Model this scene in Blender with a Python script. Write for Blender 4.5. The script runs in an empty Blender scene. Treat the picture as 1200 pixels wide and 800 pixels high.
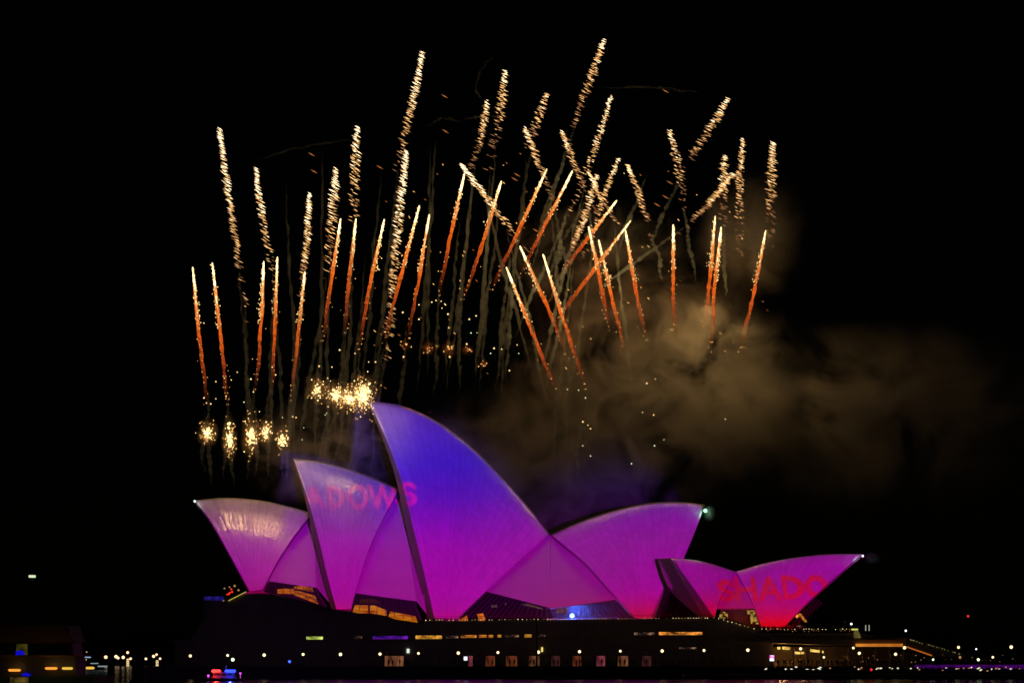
import bpy, bmesh, math, random
from mathutils import Vector, Matrix, noise as mnoise
R = math.radians
random.seed(7)
S = bpy.context.scene
COL = S.collection

# ------------------------------------------------------------------ camera
HY = 770.0                 # picture row of the horizon (1200 x 800 picture)
K = 0.6185 / 1200.0        # metres per pixel per metre of distance
ZC = 4.5
cam_d = bpy.data.cameras.new('camera')
cam = bpy.data.objects.new('camera', cam_d); COL.objects.link(cam)
cam.location = (0, 0, ZC); cam.rotation_euler = (R(90), 0, 0)
cam_d.sensor_width = 36; cam_d.lens = 36 / 0.6185
cam_d.shift_y = (HY - 400) / 1200.0
cam_d.clip_start = 0.5; cam_d.clip_end = 6000
S.camera = cam

def P(px, py, Y):
    """world point seen at picture pixel (px, py) at distance Y"""
    return Vector(((px - 600) * K * Y, Y, ZC + (HY - py) * K * Y))

# ------------------------------------------------------------------ world, sun (night: both turned right down)
w = bpy.data.worlds.new('World'); S.world = w; w.use_nodes = True
nt = w.node_tree
sky = nt.nodes.new('ShaderNodeTexSky'); sky.sky_type = 'NISHITA'; sky.sun_disc = False
sky.sun_elevation = R(4); sky.sun_rotation = R(200)
bg = nt.nodes['Background']; nt.links.new(sky.outputs[0], bg.inputs[0]); bg.inputs[1].default_value = 0.00012
sd = bpy.data.lights.new('moonlight', 'SUN'); sd.energy = 0.004; sd.angle = R(0.5); sd.color = (1, .93, .85)
so = bpy.data.objects.new('moonlight', sd); COL.objects.link(so)
so.rotation_euler = (R(86), 0, R(-20))

S.view_settings.view_transform = 'Standard'; S.view_settings.look = 'None'
S.view_settings.exposure = 0.0; S.view_settings.gamma = 1.0; S.view_settings.use_curve_mapping = False
S.render.engine = 'CYCLES'
cy = S.cycles
cy.use_denoising = True
cy.max_bounces = 5; cy.diffuse_bounces = 2; cy.glossy_bounces = 3; cy.transmission_bounces = 3
cy.volume_bounces = 1; cy.transparent_max_bounces = 24
cy.sample_clamp_indirect = 2.0
cy.volume_step_rate = 2.0; cy.volume_max_steps = 128
cy.use_light_tree = True

# ------------------------------------------------------------------ the light show: one projector across the cove
PROJ = Vector((50.0, -6.0, 9.0))
PROJ_POWER = 1.25

def srgb(r, g, b):
    f = lambda c: (c / 255) / 12.92 if c / 255 <= .04045 else ((c / 255 + .055) / 1.055) ** 2.4
    return (f(r), f(g), f(b))

class NG:
    """small helper to chain maths nodes"""
    def __init__(s, tree): s.t = tree
    def n(s, typ, **kw):
        nd = s.t.nodes.new(typ)
        for k, v in kw.items(): setattr(nd, k, v)
        return nd
    def put(s, sock, v):
        if isinstance(v, bpy.types.NodeSocket): s.t.links.new(v, sock)
        else: sock.default_value = v
    def m(s, op, a, b=0.0, c=0.0, clamp=False):
        nd = s.n('ShaderNodeMath', operation=op, use_clamp=clamp)
        s.put(nd.inputs[0], a); s.put(nd.inputs[1], b); s.put(nd.inputs[2], c)
        return nd.outputs[0]
    def v(s, op, a, b=None, scale=None):
        nd = s.n('ShaderNodeVectorMath', operation=op)
        s.put(nd.inputs[0], a)
        if b is not None: s.put(nd.inputs[1], b)
        if scale is not None: s.put(nd.inputs['Scale'], scale)
        return nd.outputs['Value'] if op in ('LENGTH', 'DOT_PRODUCT', 'DISTANCE') else nd.outputs[0]
    def smooth(s, x, a, b, ta=0.0, tb=1.0):
        nd = s.n('ShaderNodeMapRange', interpolation_type='SMOOTHSTEP')
        s.put(nd.inputs[0], x); s.put(nd.inputs[1], a); s.put(nd.inputs[2], b)
        s.put(nd.inputs[3], ta); s.put(nd.inputs[4], tb)
        return nd.outputs[0]
    def ramp(s, x, stops, interp='LINEAR'):
        nd = s.n('ShaderNodeValToRGB'); cr = nd.color_ramp; cr.interpolation = interp
        cr.elements[0].position = stops[0][0]; cr.elements[1].position = stops[-1][0]
        for p, c in stops[1:-1]: cr.elements.new(p)
        for e, (p, c) in zip(sorted(cr.elements, key=lambda e: e.position), stops):
            e.color = (c, c, c, 1) if isinstance(c, (int, float)) else (*c, 1)
        s.put(nd.inputs[0], x)
        return nd.outputs[0]
    def table(s, x, x0, x1, pts, lo, hi):
        """piecewise linear table through a colour ramp"""
        u = s.m('DIVIDE', s.m('SUBTRACT', x, x0), x1 - x0, clamp=True)
        r = s.ramp(u, [((px - x0) / (x1 - x0), (v - lo) / (hi - lo)) for px, v in pts])
        return s.m('MULTIPLY_ADD', r, hi - lo, lo)

def make_projector():
    ld = bpy.data.lights.new('projector_lamp', 'SPOT')
    ld.energy = 1.0e7; ld.spot_size = R(50); ld.spot_blend = 0.0; ld.shadow_soft_size = 0.05
    ld.use_nodes = True
    t = ld.node_tree; g = NG(t)
    em = t.nodes.get('Emission') or t.nodes.new('ShaderNodeEmission')
    geo = t.nodes.new('ShaderNodeNewGeometry')
    inc = g.v('SCALE', geo.outputs['Incoming'], scale=1.0)
    sp = t.nodes.new('ShaderNodeSeparateXYZ'); t.links.new(inc, sp.inputs[0])
    # slide coordinates: where the beam meets the upright plane 400 m off
    Yp = 400.0
    gx = g.m('MULTIPLY_ADD', g.m('DIVIDE', sp.outputs[0], sp.outputs[1]), Yp - PROJ.y, PROJ.x)
    gz = g.m('MULTIPLY_ADD', g.m('DIVIDE', sp.outputs[2], sp.outputs[1]), Yp - PROJ.y, PROJ.z)
    px = g.m('MULTIPLY_ADD', gx, 1 / (K * Yp), 600.0)
    py = g.m('SUBTRACT', HY, g.m('MULTIPLY', g.m('SUBTRACT', gz, ZC), 1 / (K * Yp)))
    # colour wash of the slide
    off = g.table(px, 200, 1040, [(200, 34), (335, 30), (345, 16), (430, 10), (445, 0), (560, 0), (645, 14), (720, 20), (745, 20), (830, 26), (845, 20), (1040, 20)], 0, 60)
    vv = g.m('DIVIDE', g.m('SUBTRACT', g.m('ADD', py, off), 470), 300, clamp=True)
    st = [(470, (75, 8, 200)), (540, (52, 0, 215)), (582, (84, 0, 194)), (612, (124, 0, 184)), (645, (150, 0, 172)),
          (712, (158, 0, 150)), (736, (176, 0, 88)), (750, (205, 0, 30)), (765, (210, 0, 12))]
    wash = g.ramp(vv, [((a - 470) / 300, srgb(*c)) for a, c in st])
    # lettering of the show, as strokes
    cmb = t.nodes.new('ShaderNodeCombineXYZ'); t.links.new(px, cmb.inputs[0]); t.links.new(py, cmb.inputs[1])
    p = cmb.outputs[0]
    def seg(x0, y0, x1, y1):
        a = (x0, y0, 0); ba = (x1 - x0, y1 - y0, 0); L2 = ba[0] ** 2 + ba[1] ** 2
        pa = g.v('SUBTRACT', p, a)
        h = g.m('MULTIPLY', g.v('DOT_PRODUCT', pa, ba), 1 / L2, clamp=True)
        return g.v('LENGTH', g.v('SUBTRACT', pa, g.v('SCALE', ba, scale=h)))
    def ring(cx, cyy, rx, ry):
        q = g.v('MULTIPLY', g.v('SUBTRACT', p, (cx, cyy, 0)), (1 / rx, 1 / ry, 0))
        return g.m('MULTIPLY', g.m('ABSOLUTE', g.m('SUBTRACT', g.v('LENGTH', q), 1.0)), min(rx, ry))
    def L_A(x0, x1, y0, y1):
        xm = (x0 + x1) / 2; yb = y0 + (y1 - y0) * .68
        return [seg(x0, y1, xm, y0), seg(xm, y0, x1, y1), seg(x0 + (x1 - x0) * .2, yb, x1 - (x1 - x0) * .2, yb)]
    def L_H(x0, x1, y0, y1):
        return [seg(x0, y0, x0, y1), seg(x1, y0, x1, y1), seg(x0, (y0 + y1) / 2, x1, (y0 + y1) / 2)]
    def L_W(x0, x1, y0, y1):
        d = (x1 - x0) / 4
        return [seg(x0, y0, x0 + d, y1), seg(x0 + d, y1, x0 + 2 * d, y0), seg(x0 + 2 * d, y0, x0 + 3 * d, y1), seg(x0 + 3 * d, y1, x1, y0)]
    def L_O(x0, x1, y0, y1): return [ring((x0 + x1) / 2, (y0 + y1) / 2, (x1 - x0) / 2, (y1 - y0) / 2)]
    def L_D(x0, x1, y0, y1):
        r = ring(x0 + 1, (y0 + y1) / 2, x1 - x0 - 1, (y1 - y0) / 2)
        return [seg(x0, y0, x0, y1), g.m('MAXIMUM', r, g.m('SUBTRACT', x0, px))]
    def L_S(x0, x1, y0, y1):
        cx = (x0 + x1) / 2; rx = (x1 - x0) / 2; ry = (y1 - y0) / 4; yt = y0 + ry; yb = y1 - ry
        a = g.m('MAXIMUM', ring(cx, yt, rx, ry), g.m('ADD', g.m('MINIMUM', g.m('SUBTRACT', px, cx), g.m('SUBTRACT', py, yt)), 2.4))
        b = g.m('MAXIMUM', ring(cx, yb, rx, ry), g.m('ADD', g.m('MINIMUM', g.m('SUBTRACT', cx, px), g.m('SUBTRACT', yb, py)), 2.4))
        return [a, b]
    def union(ds):
        r = ds[0]
        for d in ds[1:]: r = g.m('MINIMUM', r, d)
        return r
    LT = [L_A, (364, 385, 570, 593)], [L_D, (395, 409, 570, 593)], [L_O, (418, 438, 569, 593)], [L_W, (443, 473, 569, 593)], [L_S, (476.5, 490, 566.5, 589.5)]
    RT = [L_S, (845.5, 859, 682, 702.5)], [L_H, (866, 885, 679, 703)], [L_A, (892, 913, 678, 702)], [L_D, (920, 939, 677, 700)], [L_O, (947, 967, 677, 698)]
    dl = union([d for f, a in LT for d in f(a[0] + TXT_L[0], a[1] + TXT_L[0], a[2] + TXT_L[1], a[3] + TXT_L[1])])
    dr = union([d for f, a in RT for d in f(a[0] + TXT_R[0], a[1] + TXT_R[0], a[2] + TXT_R[1], a[3] + TXT_R[1])])
    ml = g.smooth(dl, 2.0, 3.1, 0.9, 0.0); mr = g.smooth(dr, 2.4, 3.4, 0.9, 0.0)
    def mix(fac, a, b):
        nd = t.nodes.new('ShaderNodeMix'); nd.data_type = 'RGBA'
        g.put(nd.inputs[0], fac); g.put(nd.inputs[6], a); g.put(nd.inputs[7], b); return nd.outputs[2]
    c = mix(ml, wash, (*srgb(200, 0, 180), 1))
    c = mix(mr, c, (*srgb(195, 0, 48), 1))
    # mask of the slide: only the sails are painted
    top = g.table(px, 200, 1040, [(200, 578), (228, 576), (343, 580), (346, 530), (385, 536), (430, 548), (433, 462), (475, 468), (515, 486),
                                  (555, 515), (595, 556), (625, 592), (648, 618), (685, 600), (725, 587), (765, 580), (805, 579), (832, 585),
                                  (836, 650), (862, 660), (905, 648), (955, 640), (1018, 638), (1040, 640)], 450, 750)
    soft = g.table(px, 200, 1040, [(200, 10), (500, 12), (560, 95), (760, 100), (845, 25), (1040, 20)], 0, 120)
    bot = g.table(px, 200, 1040, [(200, 700), (285, 696), (312, 696), (390, 716), (412, 716), (500, 726), (530, 727), (840, 722.5), (893, 738), (922, 738), (1016, 655), (1040, 640)], 450, 750)
    inside = g.m('MULTIPLY', g.m('POWER', g.smooth(g.m('DIVIDE', g.m('SUBTRACT', py, top), soft), -1.0, 0.2), 2.3), g.smooth(g.m('SUBTRACT', bot, py), -1.5, 1.5))
    inside = g.m('MULTIPLY', inside, g.smooth(px, 205, 226)); inside = g.m('MULTIPLY', inside, g.smooth(px, 1018, 1032, 1, 0))
    eL = g.table(py, 640, 740, [(640, 771), (654, 771), (687, 783), (724, 768), (740, 768)], 700, 900)
    eR = g.table(py, 640, 740, [(640, 785), (653, 785), (722, 825.5), (740, 826)], 700, 900)
    mouth = g.m('MULTIPLY', g.smooth(g.m('SUBTRACT', px, eL), -1, 1), g.smooth(g.m('SUBTRACT', eR, px), -1, 1))
    mouth = g.m('MULTIPLY', mouth, g.smooth(py, 652.5, 654.5))
    inside = g.m('MULTIPLY', inside, g.m('SUBTRACT', 1.0, g.m('MULTIPLY', mouth, .85)))
    lowl = g.m('MULTIPLY', g.smooth(px, 340, 348, 1.0, 0.35), g.smooth(px, 425, 470, 1.0, 0.0))
    inside = g.m('MULTIPLY', inside, g.m('SUBTRACT', 1.0, g.m('MULTIPLY', lowl, g.smooth(py, 590, 640, .65, 0.0))))
    t.links.new(c, em.inputs['Color'])
    t.links.new(g.m('MULTIPLY', inside, PROJ_POWER), em.inputs['Strength'])
    lo = bpy.data.objects.new('projector_lamp', ld); COL.objects.link(lo)
    lo.location = PROJ
    d = Vector((0, 400, 45)) - PROJ
    lo.rotation_euler = d.to_track_quat('-Z', 'Y').to_euler()
    return lo
TXT_L = (0, 0); TXT_R = (-7, 0)
projector = make_projector()

# ------------------------------------------------------------------ helpers
class MB:
    """collects shapes and links them as one mesh object"""
    def __init__(s): s.v = []; s.f = []; s.mi = []; s.uv = None
    def face(s, pts, mi=0):
        b = len(s.v); s.v += [Vector(p) for p in pts]; s.f.append(tuple(range(b, b + len(pts)))); s.mi.append(mi)
    def box(s, lo, hi, mi=0):
        x0, y0, z0 = lo; x1, y1, z1 = hi; b = len(s.v)
        s.v += [Vector(c) for c in ((x0,y0,z0),(x1,y0,z0),(x1,y1,z0),(x0,y1,z0),(x0,y0,z1),(x1,y0,z1),(x1,y1,z1),(x0,y1,z1))]
        for f in ((0,3,2,1),(4,5,6,7),(0,1,5,4),(1,2,6,5),(2,3,7,6),(3,0,4,7)): s.f.append(tuple(b + i for i in f)); s.mi.append(mi)
    def prism(s, front, back, mi=0):
        """closed solid between two matching outlines"""
        n = len(front); b = len(s.v); s.v += [Vector(p) for p in front] + [Vector(p) for p in back]
        s.f.append(tuple(b + i for i in range(n))); s.f.append(tuple(b + n + i for i in reversed(range(n))))
        for i in range(n):
            j = (i + 1) % n; s.f.append((b + i, b + n + i, b + n + j, b + j))
        s.mi += [mi] * (n + 2)
    def tube(s, pts, radii, n=8, mi=0, cap=True):
        pts = [Vector(p) for p in pts]; b = len(s.v); up = Vector((0.13, 0.9, 0.21)).normalized()
        if not hasattr(radii, '__len__'): radii = [radii] * len(pts)
        for i, p in enumerate(pts):
            d = (pts[min(i + 1, len(pts) - 1)] - pts[max(i - 1, 0)]).normalized()
            a = d.cross(up).normalized(); c = d.cross(a).normalized()
            for k in range(n):
                th = 2 * math.pi * k / n; s.v.append(p + (a * math.cos(th) + c * math.sin(th)) * radii[i])
        for i in range(len(pts) - 1):
            for k in range(n):
                k2 = (k + 1) % n; s.f.append((b + i*n + k, b + i*n + k2, b + (i+1)*n + k2, b + (i+1)*n + k)); s.mi.append(mi)
        if cap:
            s.f.append(tuple(b + k for k in reversed(range(n)))); s.f.append(tuple(b + (len(pts)-1)*n + k for k in range(n))); s.mi += [mi, mi]
    def octa(s, c, r, mi=0):
        c = Vector(c); b = len(s.v)
        s.v += [c + Vector(d) * r for d in ((1,0,0),(-1,0,0),(0,1,0),(0,-1,0),(0,0,1),(0,0,-1))]
        for f in ((0,2,4),(2,1,4),(1,3,4),(3,0,4),(2,0,5),(1,2,5),(3,1,5),(0,3,5)): s.f.append(tuple(b + i for i in f)); s.mi.append(mi)
    def dash(s, c, d, r, mi=0):
        """spindle along d (half length) of radius r"""
        c = Vector(c); d = Vector(d); a = d.cross(Vector((0, 1, 0.2))).normalized() * r; e = d.cross(a).normalized() * r; b = len(s.v)
        s.v += [c - d, c + d, c + a, c + e, c - a, c - e]
        for i in range(4):
            j = (i + 1) % 4; s.f += [(b + 2 + i, b + 2 + j, b), (b + 2 + j, b + 2 + i, b + 1)]; s.mi += [mi, mi]
    def sphere(s, c, r, n=12, m=8, mi=0):
        pts = []; c = Vector(c); b = len(s.v)
        for i in range(1, m):
            th = math.pi * i / m
            for k in range(n):
                ph = 2 * math.pi * k / n; s.v.append(c + Vector((math.sin(th)*math.cos(ph), math.sin(th)*math.sin(ph), math.cos(th))) * r)
        s.v += [c + Vector((0,0,r)), c - Vector((0,0,r))]; t = len(s.v) - 2
        for i in range(m - 2):
            for k in range(n):
                k2 = (k+1) % n; s.f.append((b+i*n+k, b+(i+1)*n+k, b+(i+1)*n+k2, b+i*n+k2)); s.mi.append(mi)
        for k in range(n):
            k2 = (k+1) % n; s.f += [(t, b+k, b+k2), (t+1, b+(m-2)*n+k2, b+(m-2)*n+k)]; s.mi += [mi, mi]
    def build(s, name, mats, parent=None, smooth=False, fix=True, origin=None):
        me = bpy.data.meshes.new(name)
        o0 = Vector(origin) if origin is not None else Vector()
        me.from_pydata([v - o0 for v in s.v], [], s.f)
        mats = mats if isinstance(mats, (list, tuple)) else [mats]
        for m in mats: me.materials.append(m)
        me.polygons.foreach_set('material_index', s.mi)
        if fix:
            bm = bmesh.new(); bm.from_mesh(me); bmesh.ops.recalc_face_normals(bm, faces=bm.faces); bm.to_mesh(me); bm.free()
        if smooth: me.polygons.foreach_set('use_smooth', [True] * len(me.polygons))
        o = bpy.data.objects.new(name, me); COL.objects.link(o)
        if parent is not None:
            o.parent = parent; o.location = o0 - world_loc(parent)
        else: o.location = o0
        return o

def world_loc(o):
    l = Vector(o.location)
    return l + world_loc(o.parent) if o.parent else l

def tag(o, label=None, cat=None, group=None, kind=None):
    if label: o['label'] = label
    if cat: o['category'] = cat
    if group: o['group'] = group
    if kind: o['kind'] = kind
    return o
def empty(name, loc, label, cat, group=None):
    o = bpy.data.objects.new(name, None); COL.objects.link(o); o.location = loc
    o.empty_display_size = 0.5
    return tag(o, label, cat, group)
def child_lamp(name, parent, loc, energy, color, radius, spec=1.0):
    ld = bpy.data.lights.new(name, 'POINT'); ld.energy = energy; ld.color = color; ld.shadow_soft_size = radius
    ld.specular_factor = spec
    o = bpy.data.objects.new(name, ld); COL.objects.link(o); o.parent = parent; o.location = Vector(loc) - world_loc(parent)
    return o

ORD = ['first','second','third','fourth','fifth','sixth','seventh','eighth','ninth','tenth','eleventh','twelfth','thirteenth','fourteenth',
       'fifteenth','sixteenth','seventeenth','eighteenth','nineteenth','twentieth','twenty-first','twenty-second','twenty-third','twenty-fourth',
       'twenty-fifth','twenty-sixth','twenty-seventh','twenty-eighth','twenty-ninth','thirtieth']

# ------------------------------------------------------------------ materials
def new_mat(name):
    m = bpy.data.materials.new(name); m.use_nodes = True
    return m, m.node_tree, m.node_tree.nodes['Principled BSDF'], NG(m.node_tree)
def plain(name, col, rough=.6, metal=0, var=.15, scale=.6, bump=0.0):
    m, t, b, g = new_mat(name)
    tc = t.nodes.new('ShaderNodeTexCoord'); nz = t.nodes.new('ShaderNodeTexNoise'); nz.inputs['Scale'].default_value = scale; nz.inputs['Detail'].default_value = 5
    t.links.new(tc.outputs['Object'], nz.inputs['Vector'])
    mx = t.nodes.new('ShaderNodeMix'); mx.data_type = 'RGBA'
    mx.inputs[6].default_value = (*[c * (1 - var) for c in col], 1); mx.inputs[7].default_value = (*[min(1, c * (1 + var)) for c in col], 1)
    t.links.new(nz.outputs['Fac'], mx.inputs[0]); t.links.new(mx.outputs[2], b.inputs['Base Color'])
    b.inputs['Roughness'].default_value = rough; b.inputs['Metallic'].default_value = metal
    if bump:
        bp = t.nodes.new('ShaderNodeBump'); bp.inputs['Strength'].default_value = bump; t.links.new(nz.outputs['Fac'], bp.inputs['Height']); t.links.new(bp.outputs[0], b.inputs['Normal'])
    return m
def glow(name, col, strength, sampled=False):
    m = bpy.data.materials.new(name); m.use_nodes = True; t = m.node_tree; t.nodes.remove(t.nodes['Principled BSDF'])
    e = t.nodes.new('ShaderNodeEmission'); e.inputs[0].default_value = (*col, 1); e.inputs[1].default_value = strength
    t.links.new(e.outputs[0], t.nodes['Material Output'].inputs[0])
    m.cycles.emission_sampling = 'AUTO' if sampled else 'NONE'
    return m
def lit_room(name, c0, c1, strength, scale=(1.6, .3, .6), thr=(.3, .7)):
    """a lit interior behind a pane: uneven bright furniture, people and posts"""
    m = bpy.data.materials.new(name); m.use_nodes = True; t = m.node_tree; t.nodes.remove(t.nodes['Principled BSDF']); g = NG(t)
    tc = t.nodes.new('ShaderNodeTexCoord'); mp = t.nodes.new('ShaderNodeMapping'); mp.inputs['Scale'].default_value = scale
    t.links.new(tc.outputs['Object'], mp.inputs[0])
    nz = t.nodes.new('ShaderNodeTexNoise'); nz.inputs['Scale'].default_value = 1.0; nz.inputs['Detail'].default_value = 4; t.links.new(mp.outputs[0], nz.inputs['Vector'])
    r = g.ramp(nz.outputs['Fac'], [(thr[0], tuple(c0)), (thr[1], tuple(c1))])
    e = t.nodes.new('ShaderNodeEmission'); t.links.new(r, e.inputs[0]); e.inputs[1].default_value = strength
    t.links.new(e.outputs[0], t.nodes['Material Output'].inputs[0]); m.cycles.emission_sampling = 'NONE'
    return m

def tile_material():
    m, t, b, g = new_mat('sail_tiles')
    uv = t.nodes.new('ShaderNodeUVMap'); sp = t.nodes.new('ShaderNodeSeparateXYZ'); t.links.new(uv.outputs[0], sp.inputs[0])
    u, v = sp.outputs[0], sp.outputs[1]
    fu = g.m('FRACT', u); du = g.m('ABSOLUTE', g.m('SUBTRACT', fu, .5))           # 0 at the lid's spine, .5 at its joints
    vz = g.m('ADD', v, g.m('MULTIPLY', du, -0.9)); fv = g.m('FRACT', vz); dv = g.m('ABSOLUTE', g.m('SUBTRACT', fv, .5))
    joint = g.m('MAXIMUM', g.smooth(du, .455, .49), g.m('MULTIPLY', g.smooth(dv, .46, .49), .8))
    wn = t.nodes.new('ShaderNodeTexWhiteNoise'); wn.noise_dimensions = '2D'
    cb = t.nodes.new('ShaderNodeCombineXYZ'); t.links.new(g.m('FLOOR', u), cb.inputs[0]); t.links.new(g.m('FLOOR', vz), cb.inputs[1]); t.links.new(cb.outputs[0], wn.inputs['Vector'])
    nz = t.nodes.new('ShaderNodeTexNoise'); nz.inputs['Scale'].default_value = .09; nz.inputs['Detail'].default_value = 6
    tc = t.nodes.new('ShaderNodeTexCoord'); t.links.new(tc.outputs['Object'], nz.inputs['Vector'])
    tone = g.m('ADD', g.m('MULTIPLY', wn.outputs['Value'], .12), g.m('MULTIPLY', nz.outputs['Fac'], .22))
    rn = t.nodes.new('ShaderNodeTexWhiteNoise'); rn.noise_dimensions = '1D'; t.links.new(g.m('FLOOR', g.m('MULTIPLY', u, 2.0)), rn.inputs['W'])
    tone = g.m('ADD', tone, g.m('MULTIPLY', rn.outputs['Value'], .07)); tone = g.m('ADD', tone, .72); tone = g.m('MULTIPLY', tone, g.m('SUBTRACT', 1, g.m('MULTIPLY', joint, .24)))
    base = t.nodes.new('ShaderNodeMix'); base.data_type = 'RGBA'; base.inputs[6].default_value = (0, 0, 0, 1); base.inputs[7].default_value = (.74, .71, .65, 1)
    t.links.new(tone, base.inputs[0]); t.links.new(base.outputs[2], b.inputs['Base Color'])
    t.links.new(g.m('ADD', .19, g.m('MULTIPLY', wn.outputs['Value'], .08)), b.inputs['Roughness'])
    h = g.m('ADD', g.m('MULTIPLY', g.m('MULTIPLY', du, du), -2.0), g.m('MULTIPLY', g.m('MULTIPLY', dv, dv), -1.4))
    h = g.m('SUBTRACT', h, g.m('MULTIPLY', joint, .1))
    bp = t.nodes.new('ShaderNodeBump'); bp.inputs['Strength'].default_value = .8; bp.inputs['Distance'].default_value = .06
    t.links.new(h, bp.inputs['Height']); t.links.new(bp.outputs[0], b.inputs['Normal'])
    b.inputs['Specular IOR Level'].default_value = 1.0; b.inputs['Coat Weight'].default_value = .8; b.inputs['Coat Roughness'].default_value = .19; t.links.new(bp.outputs[0], b.inputs['Coat Normal'])
    return m
M = {}
M['tile'] = tile_material()
M['concrete'] = plain('rib_concrete', (.26, .22, .19), .7, scale=.4, bump=.2)
M['side'] = plain('side_tiles', (.56, .54, .50), .4, var=.12, scale=.25)
M['dark'] = plain('dark_bronze', (.07, .06, .05), .4, .3)
M['black'] = plain('near_black', (.012, .012, .013), .6)
M['steel'] = plain('lamp_steel', (.06, .06, .06), .45, .5)

def granite():
    m, t, b, g = new_mat('podium_granite')
    tc = t.nodes.new('ShaderNodeTexCoord'); sp = t.nodes.new('ShaderNodeSeparateXYZ'); t.links.new(tc.outputs['Object'], sp.inputs[0])
    x = g.m('MULTIPLY', sp.outputs[0], 1 / 1.83); z = g.m('MULTIPLY', sp.outputs[2], 1 / 3.1)
    jx = g.smooth(g.m('ABSOLUTE', g.m('SUBTRACT', g.m('FRACT', x), .5)), .475, .49)
    jz = g.smooth(g.m('ABSOLUTE', g.m('SUBTRACT', g.m('FRACT', z), .5)), .48, .492)
    j = g.m('MAXIMUM', jx, jz)
    wn = t.nodes.new('ShaderNodeTexWhiteNoise'); wn.noise_dimensions = '2D'; cb = t.nodes.new('ShaderNodeCombineXYZ')
    t.links.new(g.m('FLOOR', x), cb.inputs[0]); t.links.new(g.m('FLOOR', z), cb.inputs[1]); t.links.new(cb.outputs[0], wn.inputs['Vector'])
    nz = t.nodes.new('ShaderNodeTexNoise'); nz.inputs['Scale'].default_value = .5; nz.inputs['Detail'].default_value = 8; t.links.new(tc.outputs['Object'], nz.inputs['Vector'])
    k = g.m('MULTIPLY', g.m('ADD', .6, g.m('ADD', g.m('MULTIPLY', wn.outputs['Value'], .25), g.m('MULTIPLY', nz.outputs['Fac'], .4))), g.m('SUBTRACT', 1, g.m('MULTIPLY', j, .5)))
    mx = t.nodes.new('ShaderNodeMix'); mx.data_type = 'RGBA'; mx.inputs[6].default_value = (0, 0, 0, 1); mx.inputs[7].default_value = (.30, .22, .20, 1)
    t.links.new(k, mx.inputs[0]); t.links.new(mx.outputs[2], b.inputs['Base Color']); b.inputs['Roughness'].default_value = .75
    return m
M['granite'] = granite()
M['paving'] = plain('promenade_paving', (.16, .13, .12), .7, scale=.8)
M['seawall'] = plain('seawall_stone', (.07, .06, .055), .85, scale=.5, bump=.3)
M['glass'] = None
def dark_glass():
    m, t, b, g = new_mat('dark_glazing')
    b.inputs['Base Color'].default_value = (.02, .018, .03, 1); b.inputs['Roughness'].default_value = .08; b.inputs['Alpha'].default_value = .35
    return m
M['glass'] = dark_glass()

# ------------------------------------------------------------------ water, far shore, promenade
def water_mat():
    m, t, b, g = new_mat('harbour_water')
    b.inputs['Base Color'].default_value = (.006, .010, .014, 1); b.inputs['Roughness'].default_value = .12; b.inputs['IOR'].default_value = 1.33
    tc = t.nodes.new('ShaderNodeTexCoord'); mp = t.nodes.new('ShaderNodeMapping'); mp.inputs['Scale'].default_value = (.35, .6, 1); t.links.new(tc.outputs['Object'], mp.inputs[0])
    nz = t.nodes.new('ShaderNodeTexNoise'); nz.inputs['Scale'].default_value = 1; nz.inputs['Detail'].default_value = 6; t.links.new(mp.outputs[0], nz.inputs['Vector'])
    bp = t.nodes.new('ShaderNodeBump'); bp.inputs['Strength'].default_value = .55; bp.inputs['Distance'].default_value = .7
    t.links.new(nz.outputs['Fac'], bp.inputs['Height']); t.links.new(bp.outputs[0], b.inputs['Normal'])
    return m
mb = MB(); mb.face([(-3000, -60, 0), (3000, -60, 0), (3000, 5000, 0), (-3000, 5000, 0)])
tag(mb.build('water', water_mat()), 'dark harbour water below the quay wall', kind='structure')

YW, YP = 352.0, 376.0       # quay edge, podium face
ZQ = 2.5                    # promenade level
mb = MB()
mb.box((-78, YW, -3), (330, 620, ZQ))
mb.box((-78.2, YW - .25, ZQ - .35), (330, YW + .5, ZQ + .18))
for k in range(60):
    x = -76 + k * 6.8
    mb.box((x, YW - .12, -2), (x + .35, YW + .02, ZQ - .37))
quay = tag(mb.build('promenade', [M['seawall']]), 'stone quay and promenade in front of the podium', kind='structure')

mb = MB()
pts = [(-900, 0)]
x = -900
random.seed(3)
while x < 900:
    pts.append((x, 8 + 9 * random.random() + 6 * math.sin(x * .01))); x += 14 + 20 * random.random()
pts.append((900, 0))
mb.prism([(a, 1500, b) for a, b in pts], [(a, 1560, b) for a, b in pts])
tag(mb.build('far_shore', M['black']), 'dark far shore across the harbour', kind='structure')

# ------------------------------------------------------------------ the sails
def poly_at(pts, t):
    """point at fraction t of arc length of a polyline, smoothed"""
    L = [0]
    for a, b in zip(pts, pts[1:]): L.append(L[-1] + math.hypot(b[0] - a[0], b[1] - a[1]))
    s = t * L[-1]
    for i in range(len(pts) - 1):
        if s <= L[i + 1] + 1e-9:
            f = (s - L[i]) / max(1e-9, L[i + 1] - L[i])
            p0 = pts[max(i - 1, 0)]; p1 = pts[i]; p2 = pts[i + 1]; p3 = pts[min(i + 2, len(pts) - 1)]
            def cr(a, b, c, d): return .5 * (2*b + (c - a)*f + (2*a - 5*b + 4*c - d)*f*f + (3*b - a - 3*c + d)*f**3)
            return (cr(p0[0], p1[0], p2[0], p3[0]), cr(p0[1], p1[1], p2[1], p3[1]))
    return pts[-1]

def depth_prof(t): return t + .42 * t * (1 - t)

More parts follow.
